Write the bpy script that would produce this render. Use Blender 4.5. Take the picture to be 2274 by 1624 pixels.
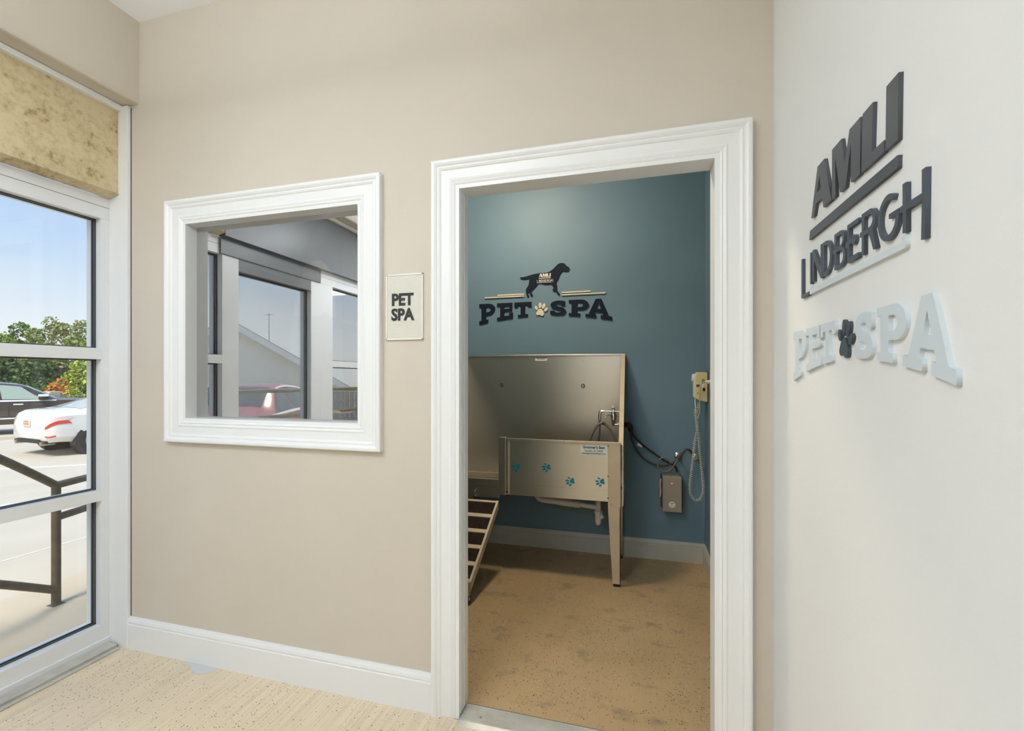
import bpy, bmesh, math, random
from mathutils import Vector, Matrix
random.seed(7)
C = bpy.context.scene.collection
PI = math.pi
for o in list(bpy.data.objects):
    bpy.data.objects.remove(o)

# ------------------------------------------------------------------ camera
FPX, YAW, HZ, EYE = 1002.5, math.radians(15.413), 838.6, 1.29
cam = bpy.data.cameras.new('camera')
cam.sensor_fit = 'HORIZONTAL'; cam.sensor_width = 36.0
cam.lens = FPX / 2274 * 36.0
cam.shift_y = (HZ - 812) / 2274
cam.clip_start = 0.02; cam.clip_end = 500
camo = bpy.data.objects.new('camera', cam); C.objects.link(camo)
camo.location = (0, 0, EYE); camo.rotation_euler = (PI / 2, 0, YAW)
bpy.context.scene.camera = camo

# ------------------------------------------------------------------ world, sun, exposure
W = bpy.data.worlds.new('sky'); bpy.context.scene.world = W
W.use_nodes = True
nt = W.node_tree; nt.nodes.clear()
wo = nt.nodes.new('ShaderNodeOutputWorld'); bg = nt.nodes.new('ShaderNodeBackground')
tc = nt.nodes.new('ShaderNodeTexCoord'); sx = nt.nodes.new('ShaderNodeSeparateXYZ')
rp = nt.nodes.new('ShaderNodeValToRGB')
nt.links.new(tc.outputs['Generated'], sx.inputs[0]); nt.links.new(sx.outputs['Z'], rp.inputs[0])
cr = rp.color_ramp
cr.elements[0].position = 0.0; cr.elements[0].color = (0.90, 0.93, 0.98, 1)
cr.elements[1].position = 1.0; cr.elements[1].color = (0.22, 0.40, 0.82, 1)
for p, c in ((0.08, (0.86, 0.91, 0.985, 1)), (0.17, (0.66, 0.80, 0.985, 1)), (0.30, (0.40, 0.61, 0.97, 1)), (0.6, (0.28, 0.48, 0.90, 1))):
    e = cr.elements.new(p); e.color = c
cn = nt.nodes.new('ShaderNodeTexNoise'); cn.inputs['Scale'].default_value = 3.0; cn.inputs['Detail'].default_value = 6
cm = nt.nodes.new('ShaderNodeMapRange'); cm.inputs[1].default_value = .5; cm.inputs[2].default_value = .75; cm.inputs[4].default_value = .45
cx = nt.nodes.new('ShaderNodeMixRGB'); cx.inputs[2].default_value = (.93, .95, .98, 1)
mp = nt.nodes.new('ShaderNodeMapping'); mp.inputs['Scale'].default_value = (1, 1, 3.5)
nt.links.new(tc.outputs['Generated'], mp.inputs[0]); nt.links.new(mp.outputs[0], cn.inputs['Vector'])
nt.links.new(cn.outputs['Fac'], cm.inputs[0]); nt.links.new(cm.outputs[0], cx.inputs[0])
nt.links.new(rp.outputs[0], cx.inputs[1]); nt.links.new(cx.outputs[0], bg.inputs['Color'])
bg.inputs['Strength'].default_value = 1.03
nt.links.new(bg.outputs[0], wo.inputs[0])

sl = bpy.data.lights.new('sun', 'SUN'); sl.energy = 4.6; sl.angle = math.radians(24); sl.color = (1, .90, .74)
so = bpy.data.objects.new('sun', sl); C.objects.link(so)
so.rotation_euler = (math.radians(36), 0, math.radians(7))

vs = bpy.context.scene.view_settings
vs.view_transform = 'Standard'; vs.look = 'None'; vs.gamma = 1.0; vs.exposure = 0.0
vs.use_curve_mapping = False
cy = bpy.context.scene.cycles
cy.max_bounces = 8; cy.diffuse_bounces = 5; cy.glossy_bounces = 4; cy.transmission_bounces = 2; cy.transparent_max_bounces = 8
cy.use_adaptive_sampling = True; cy.adaptive_threshold = .015; cy.use_denoising = True
cy.caustics_reflective = False; cy.caustics_refractive = False
cy.sample_clamp_indirect = 6.0
FILL_V, LAMP_S = 24.0, 104.0      # added entry fill bars / spa dome strength

# ------------------------------------------------------------------ pixel <-> metric survey of the photograph
FV = (-math.sin(YAW), math.cos(YAW)); RV = (math.cos(YAW), math.sin(YAW))
def ray(u, v):
    a = (u - 1137) / FPX
    return FV[0] + a * RV[0], FV[1] + a * RV[1], (HZ - v) / FPX
def onY(u, v, Y):
    r = ray(u, v); t = Y / r[1]; return (r[0] * t, EYE + r[2] * t)
def at(u, v, d):
    r = ray(u, v); return Vector((r[0] * d, r[1] * d, EYE + r[2] * d))

# ------------------------------------------------------------------ materials
def nodes_of(m):
    m.use_nodes = True
    return m.node_tree.nodes, m.node_tree.links, m.node_tree.nodes['Principled BSDF']
def mat(name, col, rough=.6, metal=0.0, bump=0.0, bscale=80, var=0.0, vscale=3, emit=None, estr=0, spec=.5, coat=0):
    m = bpy.data.materials.new(name); N, L, B = nodes_of(m)
    B.inputs['Base Color'].default_value = (*col, 1); B.inputs['Roughness'].default_value = rough
    B.inputs['Metallic'].default_value = metal; B.inputs['Specular IOR Level'].default_value = spec
    if coat: B.inputs['Coat Weight'].default_value = coat
    t = N.new('ShaderNodeTexCoord')
    if var:
        n = N.new('ShaderNodeTexNoise'); n.inputs['Scale'].default_value = vscale; n.inputs['Detail'].default_value = 5
        L.new(t.outputs['Object'], n.inputs['Vector'])
        r = N.new('ShaderNodeValToRGB')
        r.color_ramp.elements[0].position = .3; r.color_ramp.elements[1].position = .7
        r.color_ramp.elements[0].color = tuple(c * (1 - var) for c in col) + (1,)
        r.color_ramp.elements[1].color = tuple(min(1, c * (1 + var)) for c in col) + (1,)
        L.new(n.outputs['Fac'], r.inputs[0]); L.new(r.outputs[0], B.inputs['Base Color'])
    if bump:
        n = N.new('ShaderNodeTexNoise'); n.inputs['Scale'].default_value = bscale; n.inputs['Detail'].default_value = 3
        L.new(t.outputs['Object'], n.inputs['Vector'])
        b = N.new('ShaderNodeBump'); b.inputs['Strength'].default_value = bump; b.inputs['Distance'].default_value = .002
        L.new(n.outputs['Fac'], b.inputs['Height']); L.new(b.outputs[0], B.inputs['Normal'])
    if emit:
        B.inputs['Emission Color'].default_value = (*emit, 1); B.inputs['Emission Strength'].default_value = estr
    return m

def floor_mat(name, base, dark, streak, stain, speck, sparse=0.0):
    m = bpy.data.materials.new(name); N, L, B = nodes_of(m)
    t = N.new('ShaderNodeTexCoord')
    def noise(scale, detail=4, sc=(1, 1, 1), rough=.5):
        mp = N.new('ShaderNodeMapping'); mp.inputs['Scale'].default_value = sc
        n = N.new('ShaderNodeTexNoise'); n.inputs['Scale'].default_value = scale; n.inputs['Detail'].default_value = detail
        n.inputs['Roughness'].default_value = rough
        L.new(t.outputs['Object'], mp.inputs[0]); L.new(mp.outputs[0], n.inputs['Vector']); return n
    def ramp(src, p0, p1, c0=(0, 0, 0, 1), c1=(1, 1, 1, 1)):
        r = N.new('ShaderNodeValToRGB'); r.color_ramp.elements[0].position = p0; r.color_ramp.elements[1].position = p1
        r.color_ramp.elements[0].color = c0; r.color_ramp.elements[1].color = c1; L.new(src, r.inputs[0]); return r
    def mix(fac, a, b, mode='MIX'):
        x = N.new('ShaderNodeMixRGB'); x.blend_type = mode
        if isinstance(fac, float): x.inputs[0].default_value = fac
        else: L.new(fac, x.inputs[0])
        for k, s in ((1, a), (2, b)):
            if isinstance(s, tuple): x.inputs[k].default_value = (*s, 1)
            else: L.new(s, x.inputs[k])
        return x
    big = ramp(noise(2.2, 6).outputs['Fac'], .35, .68)
    c = mix(big.outputs[0], base, dark)
    st = ramp(noise(1.0, 3, (170, 3.0, 1)).outputs['Fac'], .42, .62)
    f1 = N.new('ShaderNodeMath'); f1.operation = 'MULTIPLY'; f1.inputs[1].default_value = streak; L.new(st.outputs[0], f1.inputs[0])
    c = mix(f1.outputs[0], c.outputs[0], tuple(x * .55 for x in base))
    sn = ramp(noise(5.5, 8, (1, 1.6, 1), .65).outputs['Fac'], .56, .74)
    f2 = N.new('ShaderNodeMath'); f2.operation = 'MULTIPLY'; f2.inputs[1].default_value = stain; L.new(sn.outputs[0], f2.inputs[0])
    c = mix(f2.outputs[0], c.outputs[0], (.13, .11, .085))
    # flakes and pits: voronoi cells, only where a random value says so
    for sc, thr, rad, col in ((110, .80, .25, (.03, .018, .011)), (190, .83, .27, (.05, .033, .022)), (150, .945, .22, (.80, .77, .70))):
        v = N.new('ShaderNodeTexVoronoi'); v.inputs['Scale'].default_value = sc
        mp = N.new('ShaderNodeMapping'); mp.inputs['Location'].default_value = (sc * .13, sc * .07, 0)
        L.new(t.outputs['Object'], mp.inputs[0]); L.new(mp.outputs[0], v.inputs['Vector'])
        lt = N.new('ShaderNodeMath'); lt.operation = 'LESS_THAN'; lt.inputs[1].default_value = rad; L.new(v.outputs['Distance'], lt.inputs[0])
        s = N.new('ShaderNodeSeparateColor'); L.new(v.outputs['Color'], s.inputs[0])
        cl = ramp(noise(3.0, 3).outputs['Fac'], .35, .65)
        ad = N.new('ShaderNodeMath'); ad.operation = 'MULTIPLY_ADD'; ad.inputs[1].default_value = .16; L.new(cl.outputs[0], ad.inputs[0])
        L.new(s.outputs[0], ad.inputs[2])
        gt = N.new('ShaderNodeMath'); gt.operation = 'GREATER_THAN'; gt.inputs[1].default_value = thr + .1 + sparse; L.new(ad.outputs[0], gt.inputs[0])
        mu = N.new('ShaderNodeMath'); mu.operation = 'MULTIPLY'; L.new(lt.outputs[0], mu.inputs[0]); L.new(gt.outputs[0], mu.inputs[1])
        m3 = N.new('ShaderNodeMath'); m3.operation = 'MULTIPLY'; m3.inputs[1].default_value = speck; L.new(mu.outputs[0], m3.inputs[0])
        c = mix(m3.outputs[0], c.outputs[0], col)
    L.new(c.outputs[0], B.inputs['Base Color'])
    B.inputs['Roughness'].default_value = .55
    b = N.new('ShaderNodeBump'); b.inputs['Strength'].default_value = .35 * streak + .05; b.inputs['Distance'].default_value = .002
    L.new(st.outputs[0], b.inputs['Height']); L.new(b.outputs[0], B.inputs['Normal'])
    return m

def stain_mat(name, base, stain, scale):
    m = bpy.data.materials.new(name); N, L, B = nodes_of(m)
    t = N.new('ShaderNodeTexCoord')
    n = N.new('ShaderNodeTexNoise'); n.inputs['Scale'].default_value = scale; n.inputs['Detail'].default_value = 10; n.inputs['Roughness'].default_value = .65
    n2 = N.new('ShaderNodeTexNoise'); n2.inputs['Scale'].default_value = scale * 12; n2.inputs['Detail'].default_value = 6
    L.new(t.outputs['Object'], n.inputs['Vector']); L.new(t.outputs['Object'], n2.inputs['Vector'])
    a = N.new('ShaderNodeMixRGB'); a.inputs[0].default_value = .35; L.new(n.outputs['Fac'], a.inputs[1]); L.new(n2.outputs['Fac'], a.inputs[2])
    r = N.new('ShaderNodeValToRGB')
    r.color_ramp.elements[0].position = .46; r.color_ramp.elements[0].color = (*base, 1)
    r.color_ramp.elements[1].position = .64; r.color_ramp.elements[1].color = (*stain, 1)
    e = r.color_ramp.elements.new(.55); e.color = tuple(.72 * x + .28 * y for x, y in zip(base, stain)) + (1,)
    L.new(a.outputs[0], r.inputs[0]); L.new(r.outputs[0], B.inputs['Base Color']); B.inputs['Roughness'].default_value = .8; B.inputs['Specular IOR Level'].default_value = .15
    return m

def glass_mat(name, refl, tint, fres=.6, rough=0.0):
    """pane: part mirror, part clear; no refraction so that daylight passes"""
    m = bpy.data.materials.new(name); m.use_nodes = True
    N, L = m.node_tree.nodes, m.node_tree.links; N.clear()
    o = N.new('ShaderNodeOutputMaterial'); mx = N.new('ShaderNodeMixShader')
    t = N.new('ShaderNodeBsdfTransparent'); t.inputs[0].default_value = (*tint, 1)
    g = N.new('ShaderNodeBsdfGlossy'); g.inputs['Roughness'].default_value = rough; g.inputs[0].default_value = (.97, .97, .97, 1)
    f = N.new('ShaderNodeFresnel'); f.inputs[0].default_value = 1.5
    k = N.new('ShaderNodeMath'); k.operation = 'MULTIPLY_ADD'; k.inputs[1].default_value = fres; k.inputs[2].default_value = refl; k.use_clamp = True
    L.new(f.outputs[0], k.inputs[0]); L.new(k.outputs[0], mx.inputs[0])
    L.new(t.outputs[0], mx.inputs[1]); L.new(g.outputs[0], mx.inputs[2]); L.new(mx.outputs[0], o.inputs[0])
    return m

def steel_mat(name, col, rough, sc):
    m = bpy.data.materials.new(name); N, L, B = nodes_of(m)
    B.inputs['Metallic'].default_value = 1.0
    t = N.new('ShaderNodeTexCoord'); mp = N.new('ShaderNodeMapping'); mp.inputs['Scale'].default_value = sc
    n = N.new('ShaderNodeTexNoise'); n.inputs['Scale'].default_value = 1; n.inputs['Detail'].default_value = 4
    L.new(t.outputs['Object'], mp.inputs[0]); L.new(mp.outputs[0], n.inputs['Vector'])
    n2 = N.new('ShaderNodeTexNoise'); n2.inputs['Scale'].default_value = 1.6; n2.inputs['Detail'].default_value = 1
    L.new(t.outputs['Object'], n2.inputs['Vector'])
    r = N.new('ShaderNodeMapRange'); r.inputs[3].default_value = rough - .02; r.inputs[4].default_value = rough + .08
    L.new(n2.outputs['Fac'], r.inputs[0]); L.new(r.outputs[0], B.inputs['Roughness'])
    cr = N.new('ShaderNodeValToRGB'); cr.color_ramp.elements[0].color = tuple(c * .90 for c in col) + (1,); cr.color_ramp.elements[1].color = (*col, 1)
    cr.color_ramp.elements[0].position = .3; cr.color_ramp.elements[1].position = .6
    L.new(n2.outputs['Fac'], cr.inputs[0]); L.new(cr.outputs[0], B.inputs['Base Color'])
    b = N.new('ShaderNodeBump'); b.inputs['Strength'].default_value = .06; b.inputs['Distance'].default_value = .001
    L.new(n.outputs['Fac'], b.inputs['Height']); L.new(b.outputs[0], B.inputs['Normal'])
    return m

M = dict(
    beige=mat('beige_paint', (.60, .54, .455), .75, bump=.25, bscale=220, var=.025, vscale=2.0),
    white=mat('white_wall_paint', (.79, .795, .78), .7, bump=.25, bscale=220, var=.012, vscale=1.5),
    trim=mat('white_trim_paint', (.82, .825, .82), .35, bump=.06, bscale=60),
    ceil=mat('ceiling_paint', (.92, .935, .95), .8),
    blue=mat('blue_paint', (.145, .235, .30), .55, bump=.2, bscale=220, var=.05, vscale=2.5),
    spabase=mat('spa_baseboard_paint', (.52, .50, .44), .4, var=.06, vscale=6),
    alu=mat('white_aluminium', (.76, .77, .78), .33, bump=.02),
    grey_alu=mat('mill_aluminium', (.56, .545, .50), .42, .35, var=.12, vscale=14),
    gasket=mat('dark_gasket', (.06, .062, .065), .5),
    panel=stain_mat('stained_fibre_panel', (.63, .53, .335), (.24, .14, .035), 4.2),
    floor=floor_mat('tan_concrete', (.80, .665, .48), (.745, .615, .445), .30, .10, .95, .055),
    spafloor=floor_mat('dimmed_worn_tan_concrete', (.50, .345, .18), (.42, .285, .15), .08, .7, 1.0),  # darker base puts the weaker spa light into the colour; stains are its own
    dimtransom=mat('dimmed_grey_transom', (.14, .142, .145), .35),  # dark grey chosen to dim these parts in the interior window's reflection
    patch=mat('grey_patch', (.60, .605, .61), .7, bump=.3, bscale=150),
    pane_room=glass_mat('room_pane', .61, (.62, .63, .63), .35),
    pane_store=glass_mat('storefront_pane', .015, (.97, .985, .98), .35),
    charcoal=mat('charcoal_letter', (.066, .070, .080), .38, bump=.03, bscale=300),
    slate=mat('slate_letter', (.062, .074, .092), .4),
    pale=mat('pale_grey_letter', (.62, .685, .725), .45),
    paleline=mat('pale_bar', (.66, .71, .735), .45),
    pawdark=mat('dark_paw', (.045, .058, .072), .4),
    navy=mat('navy_letter', (.008, .013, .028), .6, spec=.15),
    cream=mat('cream_letter', (.78, .68, .52), .5),
    printw=mat('cream_print', (.80, .72, .60), .5),
    plaque=mat('plaque_cream', (.68, .65, .565), .5),
    plaque_dot=mat('plaque_dot', (.78, .76, .69), .5),
    ink=mat('black_ink', (.012, .011, .010), .45),
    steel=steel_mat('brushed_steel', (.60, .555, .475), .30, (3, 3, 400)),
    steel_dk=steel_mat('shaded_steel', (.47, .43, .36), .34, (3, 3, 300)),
    galv=mat('cream_painted_metal', (.60, .48, .33), .45, .2, var=.08, vscale=9),
    grit=stain_mat('black_grit_tread', (.022, .014, .010), (.055, .036, .024), 40),
    chrome=mat('chrome', (.75, .74, .72), .12, 1.0),
    rubber=mat('black_rubber', (.012, .011, .010), .5),
    hose=mat('dark_hose', (.055, .045, .032), .32),
    hose_lt=mat('grey_hose', (.18, .155, .115), .28),
    pvc=mat('white_pvc', (.62, .58, .50), .4),
    heater=mat('taupe_enamel', (.335, .285, .225), .45, .1),
    sticker=mat('white_sticker', (.84, .83, .78), .5),
    teal=mat('teal_vinyl', (.005, .20, .30), .45),
    inkblue=mat('blue_ink', (.06, .10, .16), .5),
    led=mat('red_indicator', (.8, .05, .05), .4, emit=(1, .12, .12), estr=1.2),
    dryer=mat('cream_plastic', (.72, .62, .30), .45),
    handset=mat('white_plastic', (.72, .72, .68), .4),
    cord=mat('cream_cord', (.60, .56, .42), .5),
    plate=mat('outlet_plate', (.62, .55, .45), .5),
    brown=mat('brown_label', (.06, .03, .02), .5),
    concrete=mat('concrete', (.60, .55, .455), .9, bump=.3, bscale=60, var=.06, vscale=.8),
    walk=mat('walk_concrete', (.64, .55, .41), .9, bump=.3, bscale=60, var=.08, vscale=1.3),
    line=mat('white_line_paint', (.82, .81, .76), .8),
    kerb=mat('kerb_concrete', (.62, .58, .48), .9),
    rail=mat('brown_pipe_paint', (.115, .085, .05), .6, var=.25, vscale=30),
    bark=mat('bark', (.23, .165, .10), .9),
    roof=mat('grey_shingle', (.28, .29, .28), .9, var=.2, vscale=12),
    stucco=mat('cream_stucco', (.82, .79, .72), .9),
    housetrim=mat('house_white_trim', (.85, .85, .83), .6),
    fencewood=mat('grey_fence_wood', (.30, .305, .30), .9, var=.2, vscale=9),
    greenposter=mat('green_poster', (.30, .36, .24), .6),
    posterhead=mat('poster_head', (.55, .55, .52), .6),
    jug=mat('translucent_white_plastic', (.75, .74, .69), .35),
    cap=mat('tan_cap', (.55, .40, .22), .5),
    rackm=mat('grey_rack', (.25, .25, .25), .4, .6),
    lampfill=mat('fill_bar_diffuser', (.9, .9, .9), .4, emit=(.88, .95, 1), estr=FILL_V),
    lampspa=mat('spa_lamp_diffuser', (.9, .85, .75), .4, emit=(1, .85, .64), estr=LAMP_S),
    carwhite=mat('white_car_paint', (.80, .79, .75), .25, coat=.6),
    carbrown=mat('brown_car_paint', (.075, .058, .044), .25, .3, coat=.6),
    carred=mat('red_car_paint', (.50, .13, .13), .25, coat=.6),
    carglass=mat('car_glass', (.09, .10, .10), .08, spec=.8),
    carglass_g=mat('green_car_glass', (.36, .44, .37), .08, spec=.8),
    carglass_w=mat('pale_car_glass', (.52, .53, .50), .08, spec=.8),
    taillight=mat('red_tail_lens', (.62, .05, .03), .15, coat=.5),
    taillight_w=mat('pale_tail_lens', (.80, .66, .60), .15, coat=.5),
    tyre=mat('tyre', (.018, .016, .014), .85),
    blackplastic=mat('black_plastic', (.02, .018, .016), .5),
    platew=mat('licence_plate', (.72, .66, .58), .5),
    plateink=mat('plate_peach', (.66, .30, .14), .5),
)
GREENS = [mat('leaf_%d' % i, tuple(1.45 * q for q in c), .75) for i, c in enumerate([(.045, .085, .018), (.10, .17, .03), (.19, .24, .055), (.36, .40, .05), (.42, .14, .03), (.26, .22, .11), (.05, .07, .03)])]

# ------------------------------------------------------------------ helpers
class MB:
    def __init__(s): s.v, s.f, s.m = [], [], []
    def add(s, vs, fs, mi=0):
        o = len(s.v); s.v += [tuple(p) for p in vs]; s.f += [tuple(i + o for i in f) for f in fs]; s.m += [mi] * len(fs); return s
    def box(s, x0, x1, y0, y1, z0, z1, mi=0):
        v = [(x0, y0, z0), (x1, y0, z0), (x1, y1, z0), (x0, y1, z0), (x0, y0, z1), (x1, y0, z1), (x1, y1, z1), (x0, y1, z1)]
        return s.add(v, [(0, 3, 2, 1), (4, 5, 6, 7), (0, 1, 5, 4), (1, 2, 6, 5), (2, 3, 7, 6), (3, 0, 4, 7)], mi)
    def hexa(s, pts, mi=0):
        return s.add(pts, [(0, 3, 2, 1), (4, 5, 6, 7), (0, 1, 5, 4), (1, 2, 6, 5), (2, 3, 7, 6), (3, 0, 4, 7)], mi)
    def tube(s, path, r, n=10, closed=False, mi=0):
        P = [Vector(p) for p in path]; R = r if isinstance(r, (list, tuple)) else [r] * len(P)
        o = len(s.v); up = None; L = len(P)
        for i, p in enumerate(P):
            if closed: t = P[(i + 1) % L] - P[i - 1]
            else: t = P[min(i + 1, L - 1)] - P[max(i - 1, 0)]
            t.normalize()
            if up is None:
                up = Vector((0, 0, 1)) if abs(t.z) < .9 else Vector((1, 0, 0))
            a = t.cross(up).normalized(); up = a.cross(t).normalized()
            for k in range(n):
                w = 2 * PI * k / n
                s.v.append(tuple(p + R[i] * (math.cos(w) * a + math.sin(w) * up)))
        m = L if closed else L - 1
        for i in range(m):
            for k in range(n):
                a0 = o + i * n + k; a1 = o + i * n + (k + 1) % n; j = (i + 1) % L
                s.f.append((a0, a1, o + j * n + (k + 1) % n, o + j * n + k)); s.m.append(mi)
        if not closed:
            s.f.append(tuple(o + k for k in range(n))[::-1]); s.m.append(mi)
            s.f.append(tuple(o + (L - 1) * n + k for k in range(n))); s.m.append(mi)
        return s
    def prism(s, poly, M4, depth, mi=0):
        n = len(poly)
        v = [M4 @ Vector((x, y, 0)) for x, y in poly] + [M4 @ Vector((x, y, depth)) for x, y in poly]
        f = [tuple(range(n))[::-1], tuple(range(n, 2 * n))] + [(i, (i + 1) % n, n + (i + 1) % n, n + i) for i in range(n)]
        return s.add(v, f, mi)
    def build(s, name, mats, parent=None, smooth=False, bevel=0, fixn=True):
        me = bpy.data.meshes.new(name); me.from_pydata(s.v, [], s.f)
        if not isinstance(mats, (list, tuple)): mats = [mats]
        for m in mats: me.materials.append(m)
        for p, i in zip(me.polygons, s.m): p.material_index = i; p.use_smooth = smooth
        if fixn:
            bm = bmesh.new(); bm.from_mesh(me); bmesh.ops.recalc_face_normals(bm, faces=bm.faces); bm.to_mesh(me); bm.free()
        me.update()
        o = bpy.data.objects.new(name, me); C.objects.link(o)
        if bevel:
            b = o.modifiers.new('bevel', 'BEVEL'); b.width = bevel; b.segments = 2; b.limit_method = 'ANGLE'
        if smooth:
            try: me.set_sharp_from_angle(angle=math.radians(40))
            except Exception: pass
        if parent: o.parent = parent; o.matrix_parent_inverse = parent.matrix_basis.inverted()
        return o
def tag(o, label=None, cat=None, group=None, kind=None):
    for k, v in (('label', label), ('category', cat), ('group', group), ('kind', kind)):
        if v: o[k] = v
    return o
def thing(name, loc, label, cat, group=None, rz=0):
    o = bpy.data.objects.new(name, None); o.empty_display_size = .1; C.objects.link(o)
    o.location = loc; o.rotation_euler = (0, 0, rz)
    return tag(o, label, cat, group)
def struct(o): o['kind'] = 'structure'; return o
def sroot(name, loc=(0, 0, 0)):
    o = bpy.data.objects.new(name, None); o.empty_display_size = .1; C.objects.link(o); o.location = loc; o['kind'] = 'structure'; return o
def adopt(o, parent):
    o.parent = parent; o.matrix_parent_inverse = parent.matrix_basis.inverted(); return o
def frame4(origin, ex, ey, ez):
    m = Matrix.Identity(4)
    for i, e in enumerate((ex, ey, ez)):
        for k in range(3): m[k][i] = e[k]
    for k in range(3): m[k][3] = origin[k]
    return m
def fill(name, loops, thick, M4, material, parent=None):
    """filled outline with holes, pulled out by thick along local +z"""
    cu = bpy.data.curves.new('outline', 'CURVE'); cu.dimensions = '2D'; cu.fill_mode = 'BOTH'; cu.extrude = thick / 2
    for lp in loops:
        sp = cu.splines.new('POLY'); sp.points.add(len(lp) - 1); sp.use_cyclic_u = True
        for p, (x, y) in zip(sp.points, lp): p.co = (x, y, 0, 1)
    t = bpy.data.objects.new('outline', cu); C.objects.link(t)
    bpy.context.view_layer.update()
    me = bpy.data.meshes.new_from_object(t.evaluated_get(bpy.context.evaluated_depsgraph_get()))
    bpy.data.objects.remove(t); bpy.data.curves.remove(cu)
    me.transform(M4 @ Matrix.Translation((0, 0, thick / 2))); me.name = name
    me.materials.clear(); me.materials.append(material)
    o = bpy.data.objects.new(name, me); C.objects.link(o)
    if parent: adopt(o, parent)
    return o
def text(name, body, size, M4, material, parent=None, thick=.0006, bold=0.0, align='CENTER', sx=1.0):
    cu = bpy.data.curves.new('text', 'FONT'); cu.body = body; cu.size = size; cu.align_x = align; cu.align_y = 'CENTER'
    cu.extrude = thick / 2; cu.offset = bold; cu.resolution_u = 3
    t = bpy.data.objects.new('text', cu); C.objects.link(t)
    bpy.context.view_layer.update()
    me = bpy.data.meshes.new_from_object(t.evaluated_get(bpy.context.evaluated_depsgraph_get()))
    bpy.data.objects.remove(t); bpy.data.curves.remove(cu)
    me.transform(M4 @ Matrix.Translation((0, 0, thick / 2)) @ Matrix.Diagonal((sx, 1, 1, 1))); me.name = name
    me.materials.clear(); me.materials.append(material)
    o = bpy.data.objects.new(name, me); C.objects.link(o)
    if parent: adopt(o, parent)
    return o
def faceY(x, z, y): return frame4((x, y, z), (1, 0, 0), (0, 0, 1), (0, -1, 0))       # read from -Y
def faceX(y, z, x): return frame4((x, y, z), (0, -1, 0), (0, 0, 1), (-1, 0, 0))      # read from -X
def faceXp(y, z, x): return frame4((x, y, z), (0, 1, 0), (0, 0, 1), (1, 0, 0))       # read from +X
def spline(pts, n=8):
    P = [Vector(p) for p in pts]; out = []
    for i in range(len(P) - 1):
        a, b, c, d = P[max(i - 1, 0)], P[i], P[i + 1], P[min(i + 2, len(P) - 1)]
        for k in range(n):
            t = k / n
            out.append(.5 * ((2 * b) + (c - a) * t + (2 * a - 5 * b + 4 * c - d) * t * t + (3 * b - a - 3 * c + d) * t ** 3))
    out.append(P[-1]); return out
def chaikin(p):
    o = []
    for i in range(len(p)):
        a, b = p[i], p[(i + 1) % len(p)]
        o += [(a[0] * .75 + b[0] * .25, a[1] * .75 + b[1] * .25), (a[0] * .25 + b[0] * .75, a[1] * .25 + b[1] * .75)]
    return o
def arc(cx_, cy_, rx, ry, a0, a1, n=10):
    return [(cx_ + rx * math.cos(math.radians(a0 + (a1 - a0) * i / n)), cy_ + ry * math.sin(math.radians(a0 + (a1 - a0) * i / n))) for i in range(n + 1)]
def ellipse(cx_, cy_, rx, ry, rot=0, n=20):
    c, s = math.cos(math.radians(rot)), math.sin(math.radians(rot)); o = []
    for i in range(n):
        x, y = rx * math.cos(2 * PI * i / n), ry * math.sin(2 * PI * i / n); o.append((cx_ + x * c - y * s, cy_ + x * s + y * c))
    return o

# ------------------------------------------------------------------ the room shell
YA, YB = 1.60, 1.67            # face of the beige wall / spa side of it
XC, XS = .42, -2.45            # white wall / storefront face
CZ = 2.98; YS = 3.37; XR = .456
DL, DR, DT = -.645, .245, 2.004        # door opening
WL, WR, WB, WT = -1.985, -1.085, 1.105, 1.990   # window opening
w = MB()
def wallblock(x0, x1, z0, z1):
    w.box(x0, x1, YA, YB, z0, z1)
LN = .012
wallblock(-2.55, WL - LN, 0, CZ); wallblock(WL - LN, WR + LN, 0, WB - LN); wallblock(WL - LN, WR + LN, WT + LN, CZ)
wallblock(WR + LN, DL - LN, 0, CZ); wallblock(DL - LN, DR + LN, DT + LN, CZ); wallblock(DR + LN, XC + .02, 0, CZ)
wall_back = struct(w.build('wall_back', [M['beige']]))
w = MB()
for x0, x1, z0, z1 in ((-2.45, WL - LN, 0, CZ), (WL - LN, WR + LN, 0, WB - LN), (WL - LN, WR + LN, WT + LN, CZ), (WR + LN, DL - LN, 0, CZ), (DL - LN, DR + LN, DT + LN, CZ), (DR + LN, XR, 0, CZ)):
    w.box(x0, x1, YB, YB + .006, z0, z1)
struct(w.build('wall_spa_front', M['blue']))
struct(MB().box(XC, XC + .036, -4.2, YA, 0, CZ).build('wall_right', M['white']))
struct(MB().box(-2.6, XC + .1, -4.3, -4.2, 0, CZ).build('wall_rear', M['beige']))
struct(MB().box(-2.6, XR + .1, YS, YS + .1, -.6, CZ).build('wall_spa_back', M['blue']))
struct(MB().box(XR, XR + .1, YA + .002, YS, 0, CZ).build('wall_spa_right', M['blue']))
struct(MB().box(-2.55, -2.45, YB, YS, -.6, CZ).build('wall_spa_left', M['blue']))
struct(MB().box(-2.62, XR + .1, -4.3, YS + .1, CZ, CZ + .25).build('ceiling', M['ceil']))
struct(MB().box(-2.5, XC + .1, -4.3, 1.585, -.15, 0).build('floor', M['floor']))
struct(MB().box(-2.45, XR + .1, 1.585, YS, -.15, 0).build('floor_spa', M['spafloor']))
# bulkhead over the storefront with a rounded lower edge
b = MB().box(-2.55, -2.28, -4.2, YA + .02, 2.589, CZ + .02)
bo = b.build('wall_left', M['beige'], bevel=.012); struct(bo)
struct(MB().box(-2.6, -2.5, -4.2, -1.6, -.3, 2.6).build('wall_left_infill', M['beige']))
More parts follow.
